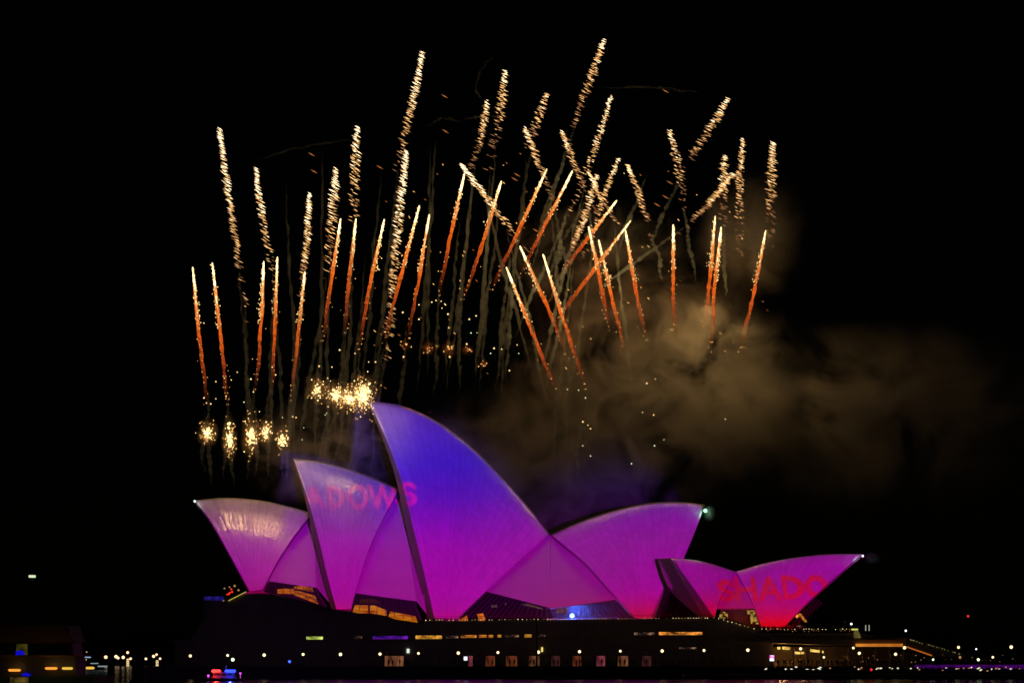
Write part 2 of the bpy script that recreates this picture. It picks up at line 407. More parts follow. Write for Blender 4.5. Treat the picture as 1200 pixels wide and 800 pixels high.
def grid_shell(name, parent, ridge, front, back, Yr, W, ribs, lids, mat, thick=1.1, nu=44, nt_=36, mirror=True):
    """half shell: ridge (tip to low end), front edge (tip to foot), back edge (low end to foot), ribs fanning to the foot; plus the far half"""
    def px_at(u, t):
        r = poly_at(ridge, u); f = poly_at(front, t); k = poly_at(back, t)
        foot = (front[-1][0] * (1 - u) + back[-1][0] * u, front[-1][1] * (1 - u) + back[-1][1] * u)
        c00, c10, c01, c11 = ridge[0], ridge[-1], front[-1], back[-1]
        return tuple((1 - t) * r[i] + t * foot[i] + (1 - u) * f[i] + u * k[i]
                     - ((1-u)*(1-t)*c00[i] + u*(1-t)*c10[i] + (1-u)*t*c01[i] + u*t*c11[i]) for i in (0, 1))
    near = []
    for j in range(nt_ + 1):
        for i in range(nu + 1):
            u, t = i / nu, j / nt_
            x, y = px_at(u, t)
            near.append(P(x, y, Yr - W * depth_prof(t)))
    objs = []
    for side in ((0, 1) if mirror else (0,)):
        out = near if side == 0 else [Vector((p.x, 2 * Yr - p.y, p.z)) for p in near]
        sg = 1 if side == 0 else -1
        # inner face: moved towards the ridge plane
        n1 = nu + 1; inn = []
        for j in range(nt_ + 1):
            for i in range(n1):
                a = out[j*n1 + min(i+1, nu)] - out[j*n1 + max(i-1, 0)]; b = out[min(j+1, nt_)*n1 + i] - out[max(j-1, 0)*n1 + i]
                n = a.cross(b)
                n = n.normalized() if n.length > 1e-9 else Vector((0, -sg, 0))
                if n.y * sg > 0: n = -n
                inn.append(out[j*n1 + i] - n * thick * (0.25 if j == 0 else 1))
        me = bpy.data.meshes.new(name); V = [*out, *inn]; N = len(out); F = []; MI = []; UV = []
        def q(a, b, c, d, mi):
            F.append((a, b, c, d)); MI.append(mi)
        for j in range(nt_):
            for i in range(nu):
                a = j*n1 + i; q(a, a + n1, a + n1 + 1, a + 1, 0); q(N + a, N + a + 1, N + a + n1 + 1, N + a + n1, 1)
        for j in range(nt_):
            a = j*n1; q(a, N + a, N + a + n1, a + n1, 1); a = j*n1 + nu; q(a, a + n1, N + a + n1, N + a, 1)
        for i in range(nu):
            a = nt_*n1 + i; q(a, N + a, N + a + 1, a + 1, 1); a = i; q(a, a + 1, N + a + 1, N + a, 1)
        me.from_pydata(V, [], F); me.materials.append(mat); me.materials.append(M['concrete'])
        me.polygons.foreach_set('material_index', MI)
        ul = me.uv_layers.new(name='UVMap')
        for lp in me.loops:
            k = lp.vertex_index % N; i = k % n1; j = k // n1
            ul.data[lp.index].uv = (i / nu * ribs, j / nt_ * lids)
        bm = bmesh.new(); bm.from_mesh(me); bmesh.ops.recalc_face_normals(bm, faces=bm.faces); bm.to_mesh(me); bm.free()
        me.polygons.foreach_set('use_smooth', [m == 0 for m in MI])
        o = bpy.data.objects.new(name, me); COL.objects.link(o); o.parent = parent; o.location = -world_loc(parent)
        objs.append(o)
    return objs

def plate(name, parent, pts, mat, thick=.5, mirror_Y=None, smooth=False):
    """flat-ish plate through (px, py, Y) points, with thickness away from the viewer; fans from the first point"""
    a = [P(*p) for p in pts]
    outs = []
    for side in ((0, 1) if mirror_Y else (0,)):
        f = a if side == 0 else [Vector((p.x, 2 * mirror_Y - p.y, p.z)) for p in a]
        b = [p + Vector((0, thick if side == 0 else -thick, 0)) for p in f]
        mbb = MB(); n = len(f)
        for i in range(1, n - 1):
            mbb.face([f[0], f[i], f[i + 1]]); mbb.face([b[0], b[i + 1], b[i]])
        for i in range(n):
            j = (i + 1) % n; mbb.face([f[i], b[i], b[j], f[j]])
        o = mbb.build(name, mat, parent, fix=False); outs.append(o)
        bm = bmesh.new(); bm.from_mesh(o.data); bmesh.ops.remove_doubles(bm, verts=bm.verts, dist=1e-4); bmesh.ops.recalc_face_normals(bm, faces=bm.faces); bm.to_mesh(o.data); bm.free()
    return outs

def strip(name, parent, outer, inner, mat):
    """band between two matching lists of (px, py, Y)"""
    mbb = MB(); a = [P(*p) for p in outer]; b = [P(*p) for p in inner]
    for i in range(len(a) - 1):
        mbb.prism([a[i], a[i+1], b[i+1], b[i]], [v + Vector((0.0, .6, 0)) for v in (a[i], a[i+1], b[i+1], b[i])])
    return mbb.build(name, mat, parent)

def depth_on(Yr, W, t): return Yr - W * depth_prof(t)

opera = empty('opera_house', P(560, 727, 400), 'opera house of tall tiled sails lit blue and magenta on a stone podium', 'opera house')
YR = 421
# tall sail
A_front = [(432, 470), (452, 514), (470, 562), (485, 622), (497, 672), (509, 724)]
A_back = [(645, 626), (604, 661), (570, 692), (537, 724)]
grid_shell('sail', opera, [(432, 470), (470, 475), (510, 492), (550, 521), (590, 560), (620, 594), (645, 626)], A_front, A_back, YR, 25, 24, 34, M['tile'])
# sail in front of it
B_front = [(344, 537), (359, 580), (373, 630), (384, 676), (394, 713)]
B_back = [(468, 573), (447, 612), (430, 650), (411, 713)]
grid_shell('sail', opera, [(344, 537), (372, 540), (402, 547), (436, 559), (468, 573)], B_front, B_back, YR, 23, 16, 26, M['tile'])
# small left sail
C_front = [(228, 586), (247, 612), (268, 648), (292, 692)]
C_back = [(366, 601), (345, 628), (326, 656), (308, 690)]
grid_shell('sail', opera, [(228, 586), (265, 583), (305, 586), (338, 593), (366, 601)], C_front, C_back, YR, 20, 13, 16, M['tile'])
# right facing sail
D_front = [(826, 591), (813, 626), (793, 672), (769, 724)]
D_back = [(645, 626), (684, 658), (716, 693), (744, 724)]
grid_shell('sail', opera, [(826, 591), (800, 588), (762, 589), (722, 597), (682, 610), (645, 626)], D_front, D_back, YR, 24, 18, 28, M['tile'])
# side shells between them
def edge_pts(poly, Yr, W, ts, dY=.9, dx=0, dy=0):
    return [(*[c + d for c, d in zip(poly_at(poly, t), (dx, dy))], depth_on(Yr, W, t) + dY) for t in ts]
TS = [0.0, .15, .3, .45, .6, .72]
def side_shell(name, apex_poly, Yr, W, ts, others, lab=None):
    pts = edge_pts(apex_poly, Yr, W, ts)
    o = plate(name, opera, [pts[0]] + others + list(reversed(pts[1:])), M['side'], .6, None)
    if lab: o[0]['label'] = lab
side_shell('side_shell', A_back, YR, 25, [0.004, .2, .4, .55, .69], [(645, 712, 398)])
side_shell('side_shell', D_back, YR, 24, [0.004, .2, .4, .6, .80], [(645, 712, 398)])
side_shell('side_shell', B_back, YR, 23, [0.004, .2, .4, .6, .85], [(474, 582, 416), (484, 622, 409), (494, 668, 403.5), (500, 719, 401), (488, 704, 400.5)])
side_shell('side_shell', C_back, YR, 20, [0.004, .2, .4, .6, .88], [(369, 612, 417), (378, 650, 411), (387, 690, 407), (391, 712, 405), (371, 688, 404)])
# deep front ribs of the left facing sails
def front_rib(front, Yr, W, ts, wpx, dY, parent=opera):
    out = [(*poly_at(front, t), depth_on(Yr, W, t) + .1) for t in ts]
    inn = [(poly_at(front, t)[0] - wpx * f, poly_at(front, t)[1] + 1.0 * f, depth_on(Yr, W, t) + .1 + dY * f) for t, f in zip(ts, [.18 + .82 * min(1, (k / 12) / .6) for k in range(len(ts))])]
    return strip('front_rib', parent, out, inn, M['concrete'])
tsr = [i / 12 for i in range(13)]
front_rib(A_front, YR, 25, tsr, 8.0, 6.5)
front_rib(B_front, YR, 23, tsr, 5.5, 4.6)
front_rib(C_front, YR, 20, tsr, 1.2, 2.0)
for pts in ([(369, 603, 419.5), (377, 640, 411), (386, 685, 405), (392, 713, 402.5)], [(468, 575, 419.5), (478, 618, 411.5), (489, 668, 405), (499, 719, 401)]):
    pass

# glass walls under the side shells
def mullions(parent, a0, a1, b0, b1, n, r=.09):
    mbb = MB()
    for k in range(n + 1):
        f = k / n
        p = P(*[x + (y - x) * f for x, y in zip(a0, a1)]); q = P(*[x + (y - x) * f for x, y in zip(b0, b1)])
        mbb.tube([p, q], r, 5)
    return mbb.build('mullion', M['dark'], parent)
def glass_wall(pts, mull=None, back=True, lab=None):
    g_ = plate('glass_wall', opera, pts, M['glass'], .12)[0]
    if lab: g_['label'] = lab
    if mull: mullions(g_, *mull)
    if back:
        plate('interior', g_, [(x, y, Y + 5) for x, y, Y in pts], M['black'], .3)
    return g_
def lit(name, parent, quads, mat, thick=.25):
    for qd in quads: plate(name, parent, qd, mat, thick)
M['amber'] = lit_room('amber_interior', srgb(120, 42, 4), srgb(250, 125, 18), 1.35, (.5, .5, 2.2))
M['amber2'] = lit_room('amber_bright', srgb(175, 62, 2), srgb(255, 150, 30), 1.3, (.3, .5, 1.8))
def YQ(qs, Y): return [(x, y, Y) for x, y in qs]
gC = glass_wall(YQ([(307, 693), (316, 680.5), (370, 688.5), (384, 711), (340, 700)], 403), ((316, 680, 402.8), (370, 688, 402.8), (313, 692, 402.8), (380, 708, 402.8), 7, .07), lab='glass foyer under the small left sail with amber lit balconies')
lit('lit_balcony', gC, [YQ([(325, 690), (334, 689.2), (344, 689.6), (345, 696), (325, 695)], 405), YQ([(344, 687), (352, 685.6), (366, 688.4), (367.5, 693), (345, 689)], 405.5),
                        YQ([(344.5, 693.5), (371, 703), (373, 707.5), (345, 697)], 405), YQ([(345, 690.5), (369, 697.5), (371, 702), (345, 693)], 405.4)], M['amber'])
gB = glass_wall(YQ([(407, 717), (417, 694.5), (486, 704.5), (497, 731), (452, 723)], 399.8), ((417, 694, 399.6), (486, 704, 399.6), (410, 714, 399.6), (494, 728, 399.6), 8, .07), lab='glass foyer under the middle sail with a glowing amber balcony')
lit('lit_balcony', gB, [YQ([(416, 708.5), (431, 708.8), (432, 718), (412.5, 718)], 401.5), YQ([(433.5, 709), (438, 708.6), (452.5, 714.5), (453, 721), (436, 718.3), (433.5, 717.8)], 401.5),
                        YQ([(457.5, 716), (470, 719.5), (487, 721.6), (490.5, 732), (480, 731.6), (455, 722)], 401.5)], M['amber2'])
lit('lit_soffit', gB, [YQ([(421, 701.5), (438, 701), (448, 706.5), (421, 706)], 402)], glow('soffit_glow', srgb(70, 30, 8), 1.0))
gA = glass_wall([(537, 724, 397.5), (571, 694, 399), (645, 713, 397.2), (649, 724, 397)], ((571, 694, 398.8), (645, 713, 397), (540, 723, 397.3), (648, 723, 396.9), 16), lab='dark glass foyer under the tall sail')
lit('interior_light', gA, [YQ([(611, 708), (618, 706.8), (636, 712), (637, 714)], 400), YQ([(591.5, 706), (593.5, 706), (593.5, 708), (591.5, 708)], 399.5), YQ([(575, 709), (582, 708), (583, 711), (576, 711.5)], 400)], glow('dim_interior', srgb(120, 80, 75), 1.0))
lit('orange_screen', gA, [YQ([(559, 719), (566, 718), (568.5, 724), (566, 730), (562, 729)], 395.3), YQ([(540, 725), (547, 720.5), (549, 729), (537, 729)], 395.3)], lit_room('orange_screen', srgb(80, 25, 5), srgb(230, 110, 30), 1.0, (.8, .5, .8)))
gD = glass_wall([(646, 713.5, 397.2), (721, 702, 399), (743, 724, 397), (649, 724, 397)], ((660, 711, 397.2), (721, 702.5, 398.6), (652, 723, 396.9), (740, 723, 396.9), 15), back=False, lab='glass foyer lit blue under the right facing sail')
plate('interior', gD, [(640, 712, 402.5), (721, 700, 403), (745, 724, 402.5), (640, 726, 402.5)], plain('pale_interior', (.16, .16, .2), .6), .3)
blue = empty('blue_floodlight', P(670.5, 726, 395.5), 'bright blue floodlight in front of the glass foyer', 'floodlight')
mb = MB(); mb.sphere(P(670.5, 721, 395.5), .55, 12, 8); mb.build('lamp', glow('blue_lamp', (.12, .25, 1.0), 9.0), blue, True)
mb = MB(); mb.tube([P(670.5, 728, 395.5), P(670.5, 723.5, 395.5)], .09, 6); mb.box(P(668.5, 724.4, 395.2), P(672.5, 723.6, 395.9)); mb.build('stand', M['black'], blue)
child_lamp('blue_flood', blue, P(677, 715, 400), 3000, (.06, .16, 1.0), .3)
child_lamp('blue_spill', blue, P(670.5, 721, 394.7), 500, (.05, .12, 1.0), .3)
lit('interior_light', gD, [YQ([(652, 713.5), (665, 711.5), (665, 718), (652, 718)], 399.8)], lit_room('warm_interior', srgb(60, 25, 30), srgb(170, 110, 110), 1.0, (1.2, .5, 1.2)))

# restaurant: the small pair of sails
rest = empty('restaurant_pavilion', P(862, 736, 388), 'low restaurant of two small back to back sails lit magenta and red', 'restaurant')
YE = 397
E_front = [(785, 653.5), (797, 675), (811, 699), (825, 722.5)]
E_back = [(862, 669), (852, 688), (842, 706), (838, 722.5)]
grid_shell('sail', rest, [(785, 653.5), (805, 654.5), (830, 659), (862, 669)], E_front, E_back, YE, 13, 12, 14, M['tile'])
F_front = [(1010, 648.5), (983, 672), (950, 702), (917, 736)]
F_back = [(862, 669), (874, 690), (884, 712), (893, 736)]
grid_shell('sail', rest, [(1010, 648.5), (980, 648.5), (945, 651), (902, 658), (862, 669)], F_front, F_back, YE, 14, 16, 18, M['tile'])
eb = edge_pts(E_back, YE, 13, [0.004, .3, .6, .82], .5); fb = edge_pts(F_back, YE, 14, [0.004, .3, .5, .66], .5)
plate('side_shell', rest, eb + list(reversed(fb[1:])), M['side'], .5)
strip('front_rib', rest, [(*poly_at(E_front, t), depth_on(YE, 13, t) + .1) for t in tsr],
      [(poly_at([(771, 654.5), (783, 687), (799, 705), (821, 723.5)], t)[0], poly_at([(771, 654.5), (783, 687), (799, 705), (821, 723.5)], t)[1], depth_on(YE, 13, t) + 2.2 - 1.6 * t) for t in tsr], M['concrete'])
gE = plate('glass_wall', rest, [(784, 687, 392), (768.5, 724, 386.5), (823, 724, 386)], M['glass'], .12)[0]
mullions(gE, (784, 688, 391.8), (784, 688, 391.8), (770, 723.5, 386.3), (820, 723.5, 385.9), 6, .06)
plate('interior', gE, [(786, 680, 397), (768, 725, 394), (826, 725, 394)], M['black'], .3)
gF = plate('glass_wall', rest, [(841, 724, 386), (847, 713.6, 387), (884, 713.6, 387), (893, 737, 385)], M['glass'], .12)[0]
gF['label'] = 'glass front between the two small sails glowing yellow'
plate('interior', gF, [(838, 740, 392), (845, 713, 392), (886, 713, 392), (896, 740, 392)], plain('rest_inside', (.10, .075, .05), .6), .3)
M['yellow'] = lit_room('yellow_interior', srgb(60, 35, 6), srgb(255, 205, 95), 1.0, (1.4, .5, 1.6), (.42, .6))
lit('lit_room', gF, [YQ([(843, 720), (848, 716), (853, 719), (853, 724), (843, 724)], 388), YQ([(879, 714.6), (884, 714.6), (889, 726), (889, 731), (880, 730)], 387.6), YQ([(875, 714.8), (879, 714.8), (879, 719), (876, 719)], 388)], M['yellow'])
child_lamp('room_lamp', rest, P(868, 722, 389.5), 40, (1, .62, .2), .4)
gF2 = plate('glass_wall', rest, [(921, 737, 384.5), (956, 700, 387), (1003, 737, 393)], M['glass'], .12)[0]
mullions(gF2, (940, 717, 385.5), (956, 700, 386.9), (925, 737, 384.4), (990, 737, 391), 8, .06)
lit('lit_room', gF2, [YQ([(931, 720), (934, 719), (937.5, 722), (934, 724)], 389), YQ([(936, 719), (938.5, 718.3), (946, 728), (943, 728.5)], 389)], glow('orange_room', srgb(255, 150, 55), 1.2))
lit('teal_lamp', gF2, [YQ([(933.5, 733), (938, 732), (939.5, 735), (935, 736.5)], 388)], glow('teal', srgb(50, 150, 140), 1.0))

# ------------------------------------------------------------------ podium
pod = empty('podium', P(550, 782, YP), 'long brown granite podium with slit windows under the sails', 'building')
top = [(205, 752), (224, 748), (240, 722), (238, 703), (262, 704), (290, 693), (309, 693), (330, 699), (388, 713), (409, 716), (440, 721.5), (495, 730),
       (499, 727.5), (838, 725), (852, 728), (870, 734), (884, 740), (906, 745)]
bot_y = HY + (ZC - ZQ) / (K * YP)
out = top + [(906, bot_y), (205, bot_y)]
fr = [P(x, y, YP) for x, y in out]
mb = MB(); mb.prism(fr, [v + Vector((0, 90, 0)) for v in fr])
mb.build('wall', M['granite'], pod)
# ledge over the lower storey, coping along the terrace
mb = MB()
def hbar(x0, x1, y, Y, h, d, m=None):
    a = P(x0, y, Y); b = P(x1, y, Y); (m or mb).box((a.x, Y - d, a.z - h / 2), (b.x, Y - .003, a.z + h / 2))
hbar(203, 908, 750.6, YP, .5, 1.0)
mb.build('ledge', M['granite'], pod)
mb = MB(); hbar(498, 840, 728.2, YP, .35, .5, mb); mb.build('coping', M['granite'], pod)
# handrail with lights
mb = MB()
for k in range(58):
    x = 499 + k * 5.9; a = P(x, 727.2, YP - .2); mb.tube([a, a + Vector((0, 0, .95))], .03, 4)
a, b = P(499, 727, YP - .2), P(840, 724.6, YP - .2)
mb.tube([a + Vector((0, 0, .95)), b + Vector((0, 0, .95))], .035, 5)
rail = mb.build('handrail', M['steel'], pod)
random.seed(21)
mb = MB(); mb2 = MB()
def lights_along(x0, y0, x1, y1, Y, step, r, prob=.7, jit=.6, A=None, B=None):
    x = x0
    while x < x1:
        f = (x - x0) / (x1 - x0)
        if random.random() < prob:
            ln = random.uniform(.5, 1.5)
            c = P(x, y0 + (y1 - y0) * f + random.uniform(-jit, jit) * .5, Y - random.uniform(0, .5))
            (A if random.random() < .6 else B).dash(c, Vector((ln * .5 * K * Y, 0, 0)), r * random.uniform(.6, 1.15))
        x += step * random.uniform(.7, 1.4)
lights_along(499, 726.2, 840, 723.6, YP - .5, 3.7, .12, .85, .5, mb, mb2)
lights_along(842, 724.5, 886, 736.5, YP - .4, 5.0, .16, .95, .8, mb, mb2)
M['warmdot'] = glow('warm_dot', srgb(255, 225, 160), 1.5); M['dimdot'] = glow('dim_dot', srgb(200, 150, 95), .8)
tag(mb.build('handrail_light', M['warmdot'], rail), kind='stuff'); tag(mb2.build('handrail_light', M['dimdot'], rail), kind='stuff')
# lit stair edge and blue strip at the north end
mb = MB(); a, b = P(267.5, 703.6, YP - .3), P(288.5, 692.8, YP - .3)
for k in range(13):
    mb.dash(a.lerp(b, (k + .5) / 13), (b - a) / 34, .13)
mb.build('stair_light', glow('stair_glow', srgb(225, 215, 90), 1.0), pod)
plate('blue_strip', pod, YQ([(239, 698.6), (261, 698.2), (263, 703), (239, 702.6)], YP + 1), lit_room('blue_strip', srgb(12, 8, 50), srgb(40, 28, 130), 1.0, (2, .5, .6)), .3)
mb = MB(); mb2 = MB()
for x, y, r, m_ in [(263, 689, .22, 0), (269, 687.5, .2, 0), (275, 686, .3, 0), (279.5, 691, .28, 0), (262, 704, .3, 0), (271, 690, .26, 1), (272, 693, .3, 1), (269.5, 694, .25, 1), (268, 695.5, .3, 1), (266, 696, .2, 1)]:
    (mb if m_ == 0 else mb2).octa(P(x, y, YP + 3), r)
tag(mb.build('terrace_light', M['dimdot'], pod), kind='stuff'); tag(mb2.build('red_light', glow('red_dot', srgb(230, 50, 25), 1.2), pod), kind='stuff')
# slit windows
def recess(x0, x1, y0, y1, mat, name='slit_window', Y=YP, frame=.12, lab=None):
    a = P(x0, y1, Y); b = P(x1, y0, Y)
    mbb = MB(); mbb.box((a.x, Y - .06, a.z), (b.x, Y - .03, b.z)); o = mbb.build(name, mat, pod, origin=((a.x + b.x) / 2, Y - .06, a.z))
    f_ = MB(); f_.box((a.x - frame, Y - .2, a.z - frame), (b.x + frame, Y - .004, a.z - .003)); f_.box((a.x - frame, Y - .2, b.z + .003), (b.x + frame, Y - .004, b.z + frame))
    f_.box((a.x - frame, Y - .19, a.z), (a.x - .003, Y - .006, b.z)); f_.box((b.x + .003, Y - .19, a.z), (b.x + frame, Y - .006, b.z))
    n = max(1, int((b.x - a.x) / 1.5))
    for k in range(1, n):
        x = a.x + (b.x - a.x) * k / n; f_.box((x - .04, Y - .12, a.z), (x + .04, Y - .0605, b.z))
    f_.build('frame', M['dark'], o)
    if lab: o['label'] = lab
    return o
W_gold = lit_room('gold_slit', srgb(50, 28, 5), srgb(230, 160, 60), 1.0, (.9, .5, 1.0), (.32, .64))
W_or = lit_room('orange_slit', srgb(55, 22, 5), srgb(245, 150, 60), 1.1, (.55, .5, .9), (.38, .62))
W_gr = lit_room('green_slit', srgb(60, 80, 5), srgb(225, 240, 120), 1.0, (1.0, .5, .8), (.35, .65))
W_pu = lit_room('violet_slit', srgb(28, 8, 75), srgb(130, 30, 205), 1.0, (.25, .5, .5), (.4, .62))
W_di = lit_room('dim_slit', srgb(15, 10, 10), srgb(150, 110, 85), 1.0, (1.2, .5, 1.0), (.45, .7))
for x0, x1, y0, y1, m_, l_ in [(359, 378.5, 745.3, 748.8, W_gr, 'yellow green slit window'), (415, 424.5, 744.8, 747.8, W_di, None), (437, 478, 744.6, 748.4, W_pu, 'violet slit window'),
                          (487, 518, 744, 748.2, W_gold, None), (522, 537, 744.4, 747.4, W_di, None), (540, 558.5, 743.6, 746.8, W_or, None), (561, 570.5, 743.4, 746.6, W_or, None), (572.5, 578, 743.4, 746.6, W_or, None),
                          (583, 587.5, 743.2, 746.4, W_gold, None), (592, 608, 743.4, 746.2, W_di, None), (614.5, 623, 742.8, 746.4, W_gold, None), (630, 639, 743, 745.8, W_di, None), (743, 767, 740.6, 743.6, W_di, None), (772, 823, 740, 743.6, W_or, 'longest orange slit window'),
                          (796, 816, 757.8, 760, W_di, None)]:
    recess(x0, x1, y0, y1, m_, lab=l_)
W_g = [lit_room('ground_room_%s' % n, c0, c1, .62, (1.1, .5, .25), (.35, .65)) for n, c0, c1 in
       (('tan', srgb(55, 28, 18), srgb(165, 105, 70)), ('rust', srgb(45, 20, 14), srgb(150, 75, 42)), ('rose', srgb(60, 16, 40), srgb(185, 85, 90)), ('dull', srgb(28, 14, 16), srgb(95, 50, 50)))]
for x0, x1, k in [(451, 473, 0), (549, 554, 2), (569, 580, 1), (593, 606, 1), (620, 632, 0), (646, 656, 3), (671, 681, 1), (699, 709, 2), (724, 736, 0), (752, 763, 3)]:
    recess(x0, x1, 768.0, 780.5, W_g[k], 'ground_window')
mb = MB(); a = P(478, 762.3, YP); mb.box((a.x - .25, YP - .25, a.z - .45), (a.x + .35, YP - .05, a.z + .5)); mb.build('wall_lamp', glow('cool_wall_lamp', srgb(205, 225, 205), 1.2), pod)
mb = MB(); a = P(635.2, 760.5, YP); mb.box((a.x - .18, YP - .25, a.z - .5), (a.x + .2, YP - .05, a.z + .5)); mb.build('wall_lamp', glow('warm_wall_lamp', srgb(235, 215, 110), 1.2), pod)

# ------------------------------------------------------------------ lower concourse on the right
con = empty('concourse', P(985, 780, 372), 'low concourse under the podium steps, its shops lit yellow', 'building')
Yc = 371
mb = MB()
roof = [(906, 746), (960, 748), (1060, 749.5), (1064, 753.5), (1060, 757), (1000, 756), (906, 753)]
f = [P(x, y, Yc) for x, y in roof]; mb.prism(f, [v + Vector((0, 40, 0)) for v in f]); mb.build('roof', plain('roof_stone', (.22, .15, .11), .7), con)
mb = MB(); a = P(905, 782, Yc); b = P(1092, 757, Yc)
mb.box((a.x, Yc + 14, ZQ), (b.x, Yc + 15, b.z)); mb.build('back_wall', plain('shop_wall', (.28, .16, .08), .7), con)
M['shop'] = lit_room('shop_front', srgb(140, 90, 20), srgb(255, 215, 110), 1.1, (.9, .5, .8), (.3, .6))
for q_ in ([(911, 757.4), (914.5, 757.4), (914.5, 760.4), (911, 760.4)], [(917, 757), (926, 757.6), (926, 761), (917, 760.4)], [(949.5, 760), (965, 762), (965.5, 764.6), (949.5, 763.2)], [(931.5, 763), (942, 763.4), (942.5, 766), (932, 766)]):
    plate('lit_sign', con, YQ(q_, Yc + 9), M['shop'], .3)
for x in (917, 945):
    child_lamp('ceiling_lamp', con, P(x, 760.5, Yc + 5), 330 if x < 930 else 160, (1, .62, .22), .3)
for k in range(9):
    mb = MB(); a = P(930 + k * 16, 757, Yc + 3); mb.tube([Vector((a.x, a.y, ZQ)), Vector((a.x, a.y, a.z))], .25, 8); mb.build('column', M['concrete'], con)
# sloping stair flank with a lit underside
mb = MB(); f = [P(x, y, Yc - 1) for x, y in [(1061, 746), (1066, 747), (1132, 766), (1132, 772), (1092, 767.5), (1062, 757)]]
mb.prism(f, [v + Vector((0, 30, 0)) for v in f]); mb.build('stair', plain('stair_stone', (.10, .08, .07), .7), con)
mb = MB(); a, b = P(1062, 757.2, Yc - 1.2), P(1092, 767.6, Yc - 1.2); mb.tube([a, b], .16, 6); mb.build('stair_light', glow('stair_amber', srgb(160, 85, 30), 1.0), con)
mb = MB(); a, b = P(1003, 755, Yc - .6), P(1058, 756.4, Yc - .6); mb.box((a.x, Yc - .7, b.z - .15), (b.x, Yc - .3, a.z + .25)); mb.build('fascia_wash', lit_room('fascia_amber', srgb(150, 78, 20), srgb(225, 140, 50), 1.0, (.2, .5, .2)), con)  # glowing bar stands for warm light on the roof's underside
random.seed(5)
mb = MB(); mb2 = MB()
lights_along(1067, 749, 1082, 754, Yc - 1.3, 2.6, .13, .9, .4, mb, mb2); lights_along(1088, 755, 1106, 760, Yc - 1.3, 2.6, .13, .8, .4, mb, mb2); lights_along(1107, 760.5, 1126, 766, Yc - 1.3, 2.8, .12, .8, .4, mb, mb2)
tag(mb.build('stair_edge_light', glow('stair_edge', srgb(190, 180, 110), .9), con), kind='stuff'); tag(mb2.build('stair_edge_light', M['dimdot'], con), kind='stuff')
# terrace above it
ter = empty('terrace', P(960, 744, 378), 'dark upper terrace with a string of lights below the red sail', 'terrace')
mb = MB(); f = [P(x, y, 374) for x, y in [(884, 741), (1012, 741.5), (1040, 748), (1040, 752), (906, 752)]]; mb.prism(f, [v + Vector((0, 60, 0)) for v in f]); mb.build('slab', M['granite'], ter)
mb = MB(); mb2 = MB()
lights_along(893, 736.6, 934, 736.8, 374, 3.6, .13, .95, .6, mb, mb2); lights_along(942, 736.6, 1001, 736.8, 374, 3.6, .13, .9, .8, mb, mb2); lights_along(900, 738.5, 1000, 739, 374, 4, .12, .5, 1.6, mb2, mb2)
tag(mb.build('string_light', M['warmdot'], ter), kind='stuff'); tag(mb2.build('string_light', M['dimdot'], ter), kind='stuff')
plate('kiosk_light', ter, YQ([(998, 736), (1005.5, 736), (1005.5, 738), (998, 738)], 373.5), glow('kiosk', srgb(200, 200, 100), 1.0), .3)
plate('kiosk', ter, YQ([(1001, 738.6), (1006, 738.6), (1009, 747), (1001, 747)], 373.6), lit_room('kiosk_wall', srgb(35, 30, 12), srgb(110, 100, 45), 1.0), .8)
for x in (1014.5, 1018.5):
    mb = MB(); mb.tube([P(x, 738.6, 374), P(x, 731.8, 374)], .12, 6); mb.build('light_post', glow('post_white', srgb(150, 150, 135), 1.0), ter)

# purple light on the east quay wall, put in as a glowing band
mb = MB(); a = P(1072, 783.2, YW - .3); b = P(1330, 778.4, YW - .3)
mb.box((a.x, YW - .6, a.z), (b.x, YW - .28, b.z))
pm = lit_room('purple_wash', srgb(14, 2, 26), srgb(88, 10, 125), .65, (.45, .5, 2.5), (.3, .7))  # uneven purple glow stands for light falling on the wall
qb = tag(mb.build('wall_glow', pm), 'long purple light on the east quay wall, built as glow', 'light on wall')

# ------------------------------------------------------------------ street lamps
M['globe'] = glow('globe', (1.0, .76, .40), 1.9)
lamp_x = [(223, 768), (266, 767.4), (310, 767), (355, 766.2), (399, 766.2), (445, 765.8), (490.5, 765), (537, 764.6), (583.5, 764), (631, 763.6), (679, 763), (727, 762.4), (776, 762.2), (825.5, 761.6), (876, 761.2), (938.5, 759.6), (1000, 758.8), (1061, 758.4), (1122.5, 758), (1185.5, 757.6)]
def make_lamp(label):
    root = empty('street_lamp', (0, 0, ZQ), label, 'street lamp', 'globe lamps along the promenade')
    mbb = MB(); mbb.tube([(0, 0, ZQ), (0, 0, ZQ + .4), (0, 0, ZQ + 3.0)], [.11, .07, .05], 8); mbb.tube([(0, 0, ZQ), (0, 0, ZQ + .12)], .2, 8); mbb.build('post', M['steel'], root)
    mbb = MB(); mbb.sphere((0, 0, ZQ + 3.26), .32, 14, 10); mbb.build('globe', M['globe'], root, True, origin=(0, 0, ZQ + 3.26))
    mbb = MB(); mbb.tube([(0, 0, ZQ + 2.98), (0, 0, ZQ + 3.06)], [.12, .16], 8); mbb.build('collar', M['steel'], root)
    child_lamp('globe_light', root, (0, .55, ZQ + 3.26), 26, (1, .72, .4), .3)
    return root
def copy_tree(o, parent=None):
    c = o.copy(); COL.objects.link(c)
    if parent: c.parent = parent
    for ch in o.children: copy_tree(ch, c)
    return c
proto = make_lamp('')
YL = 360
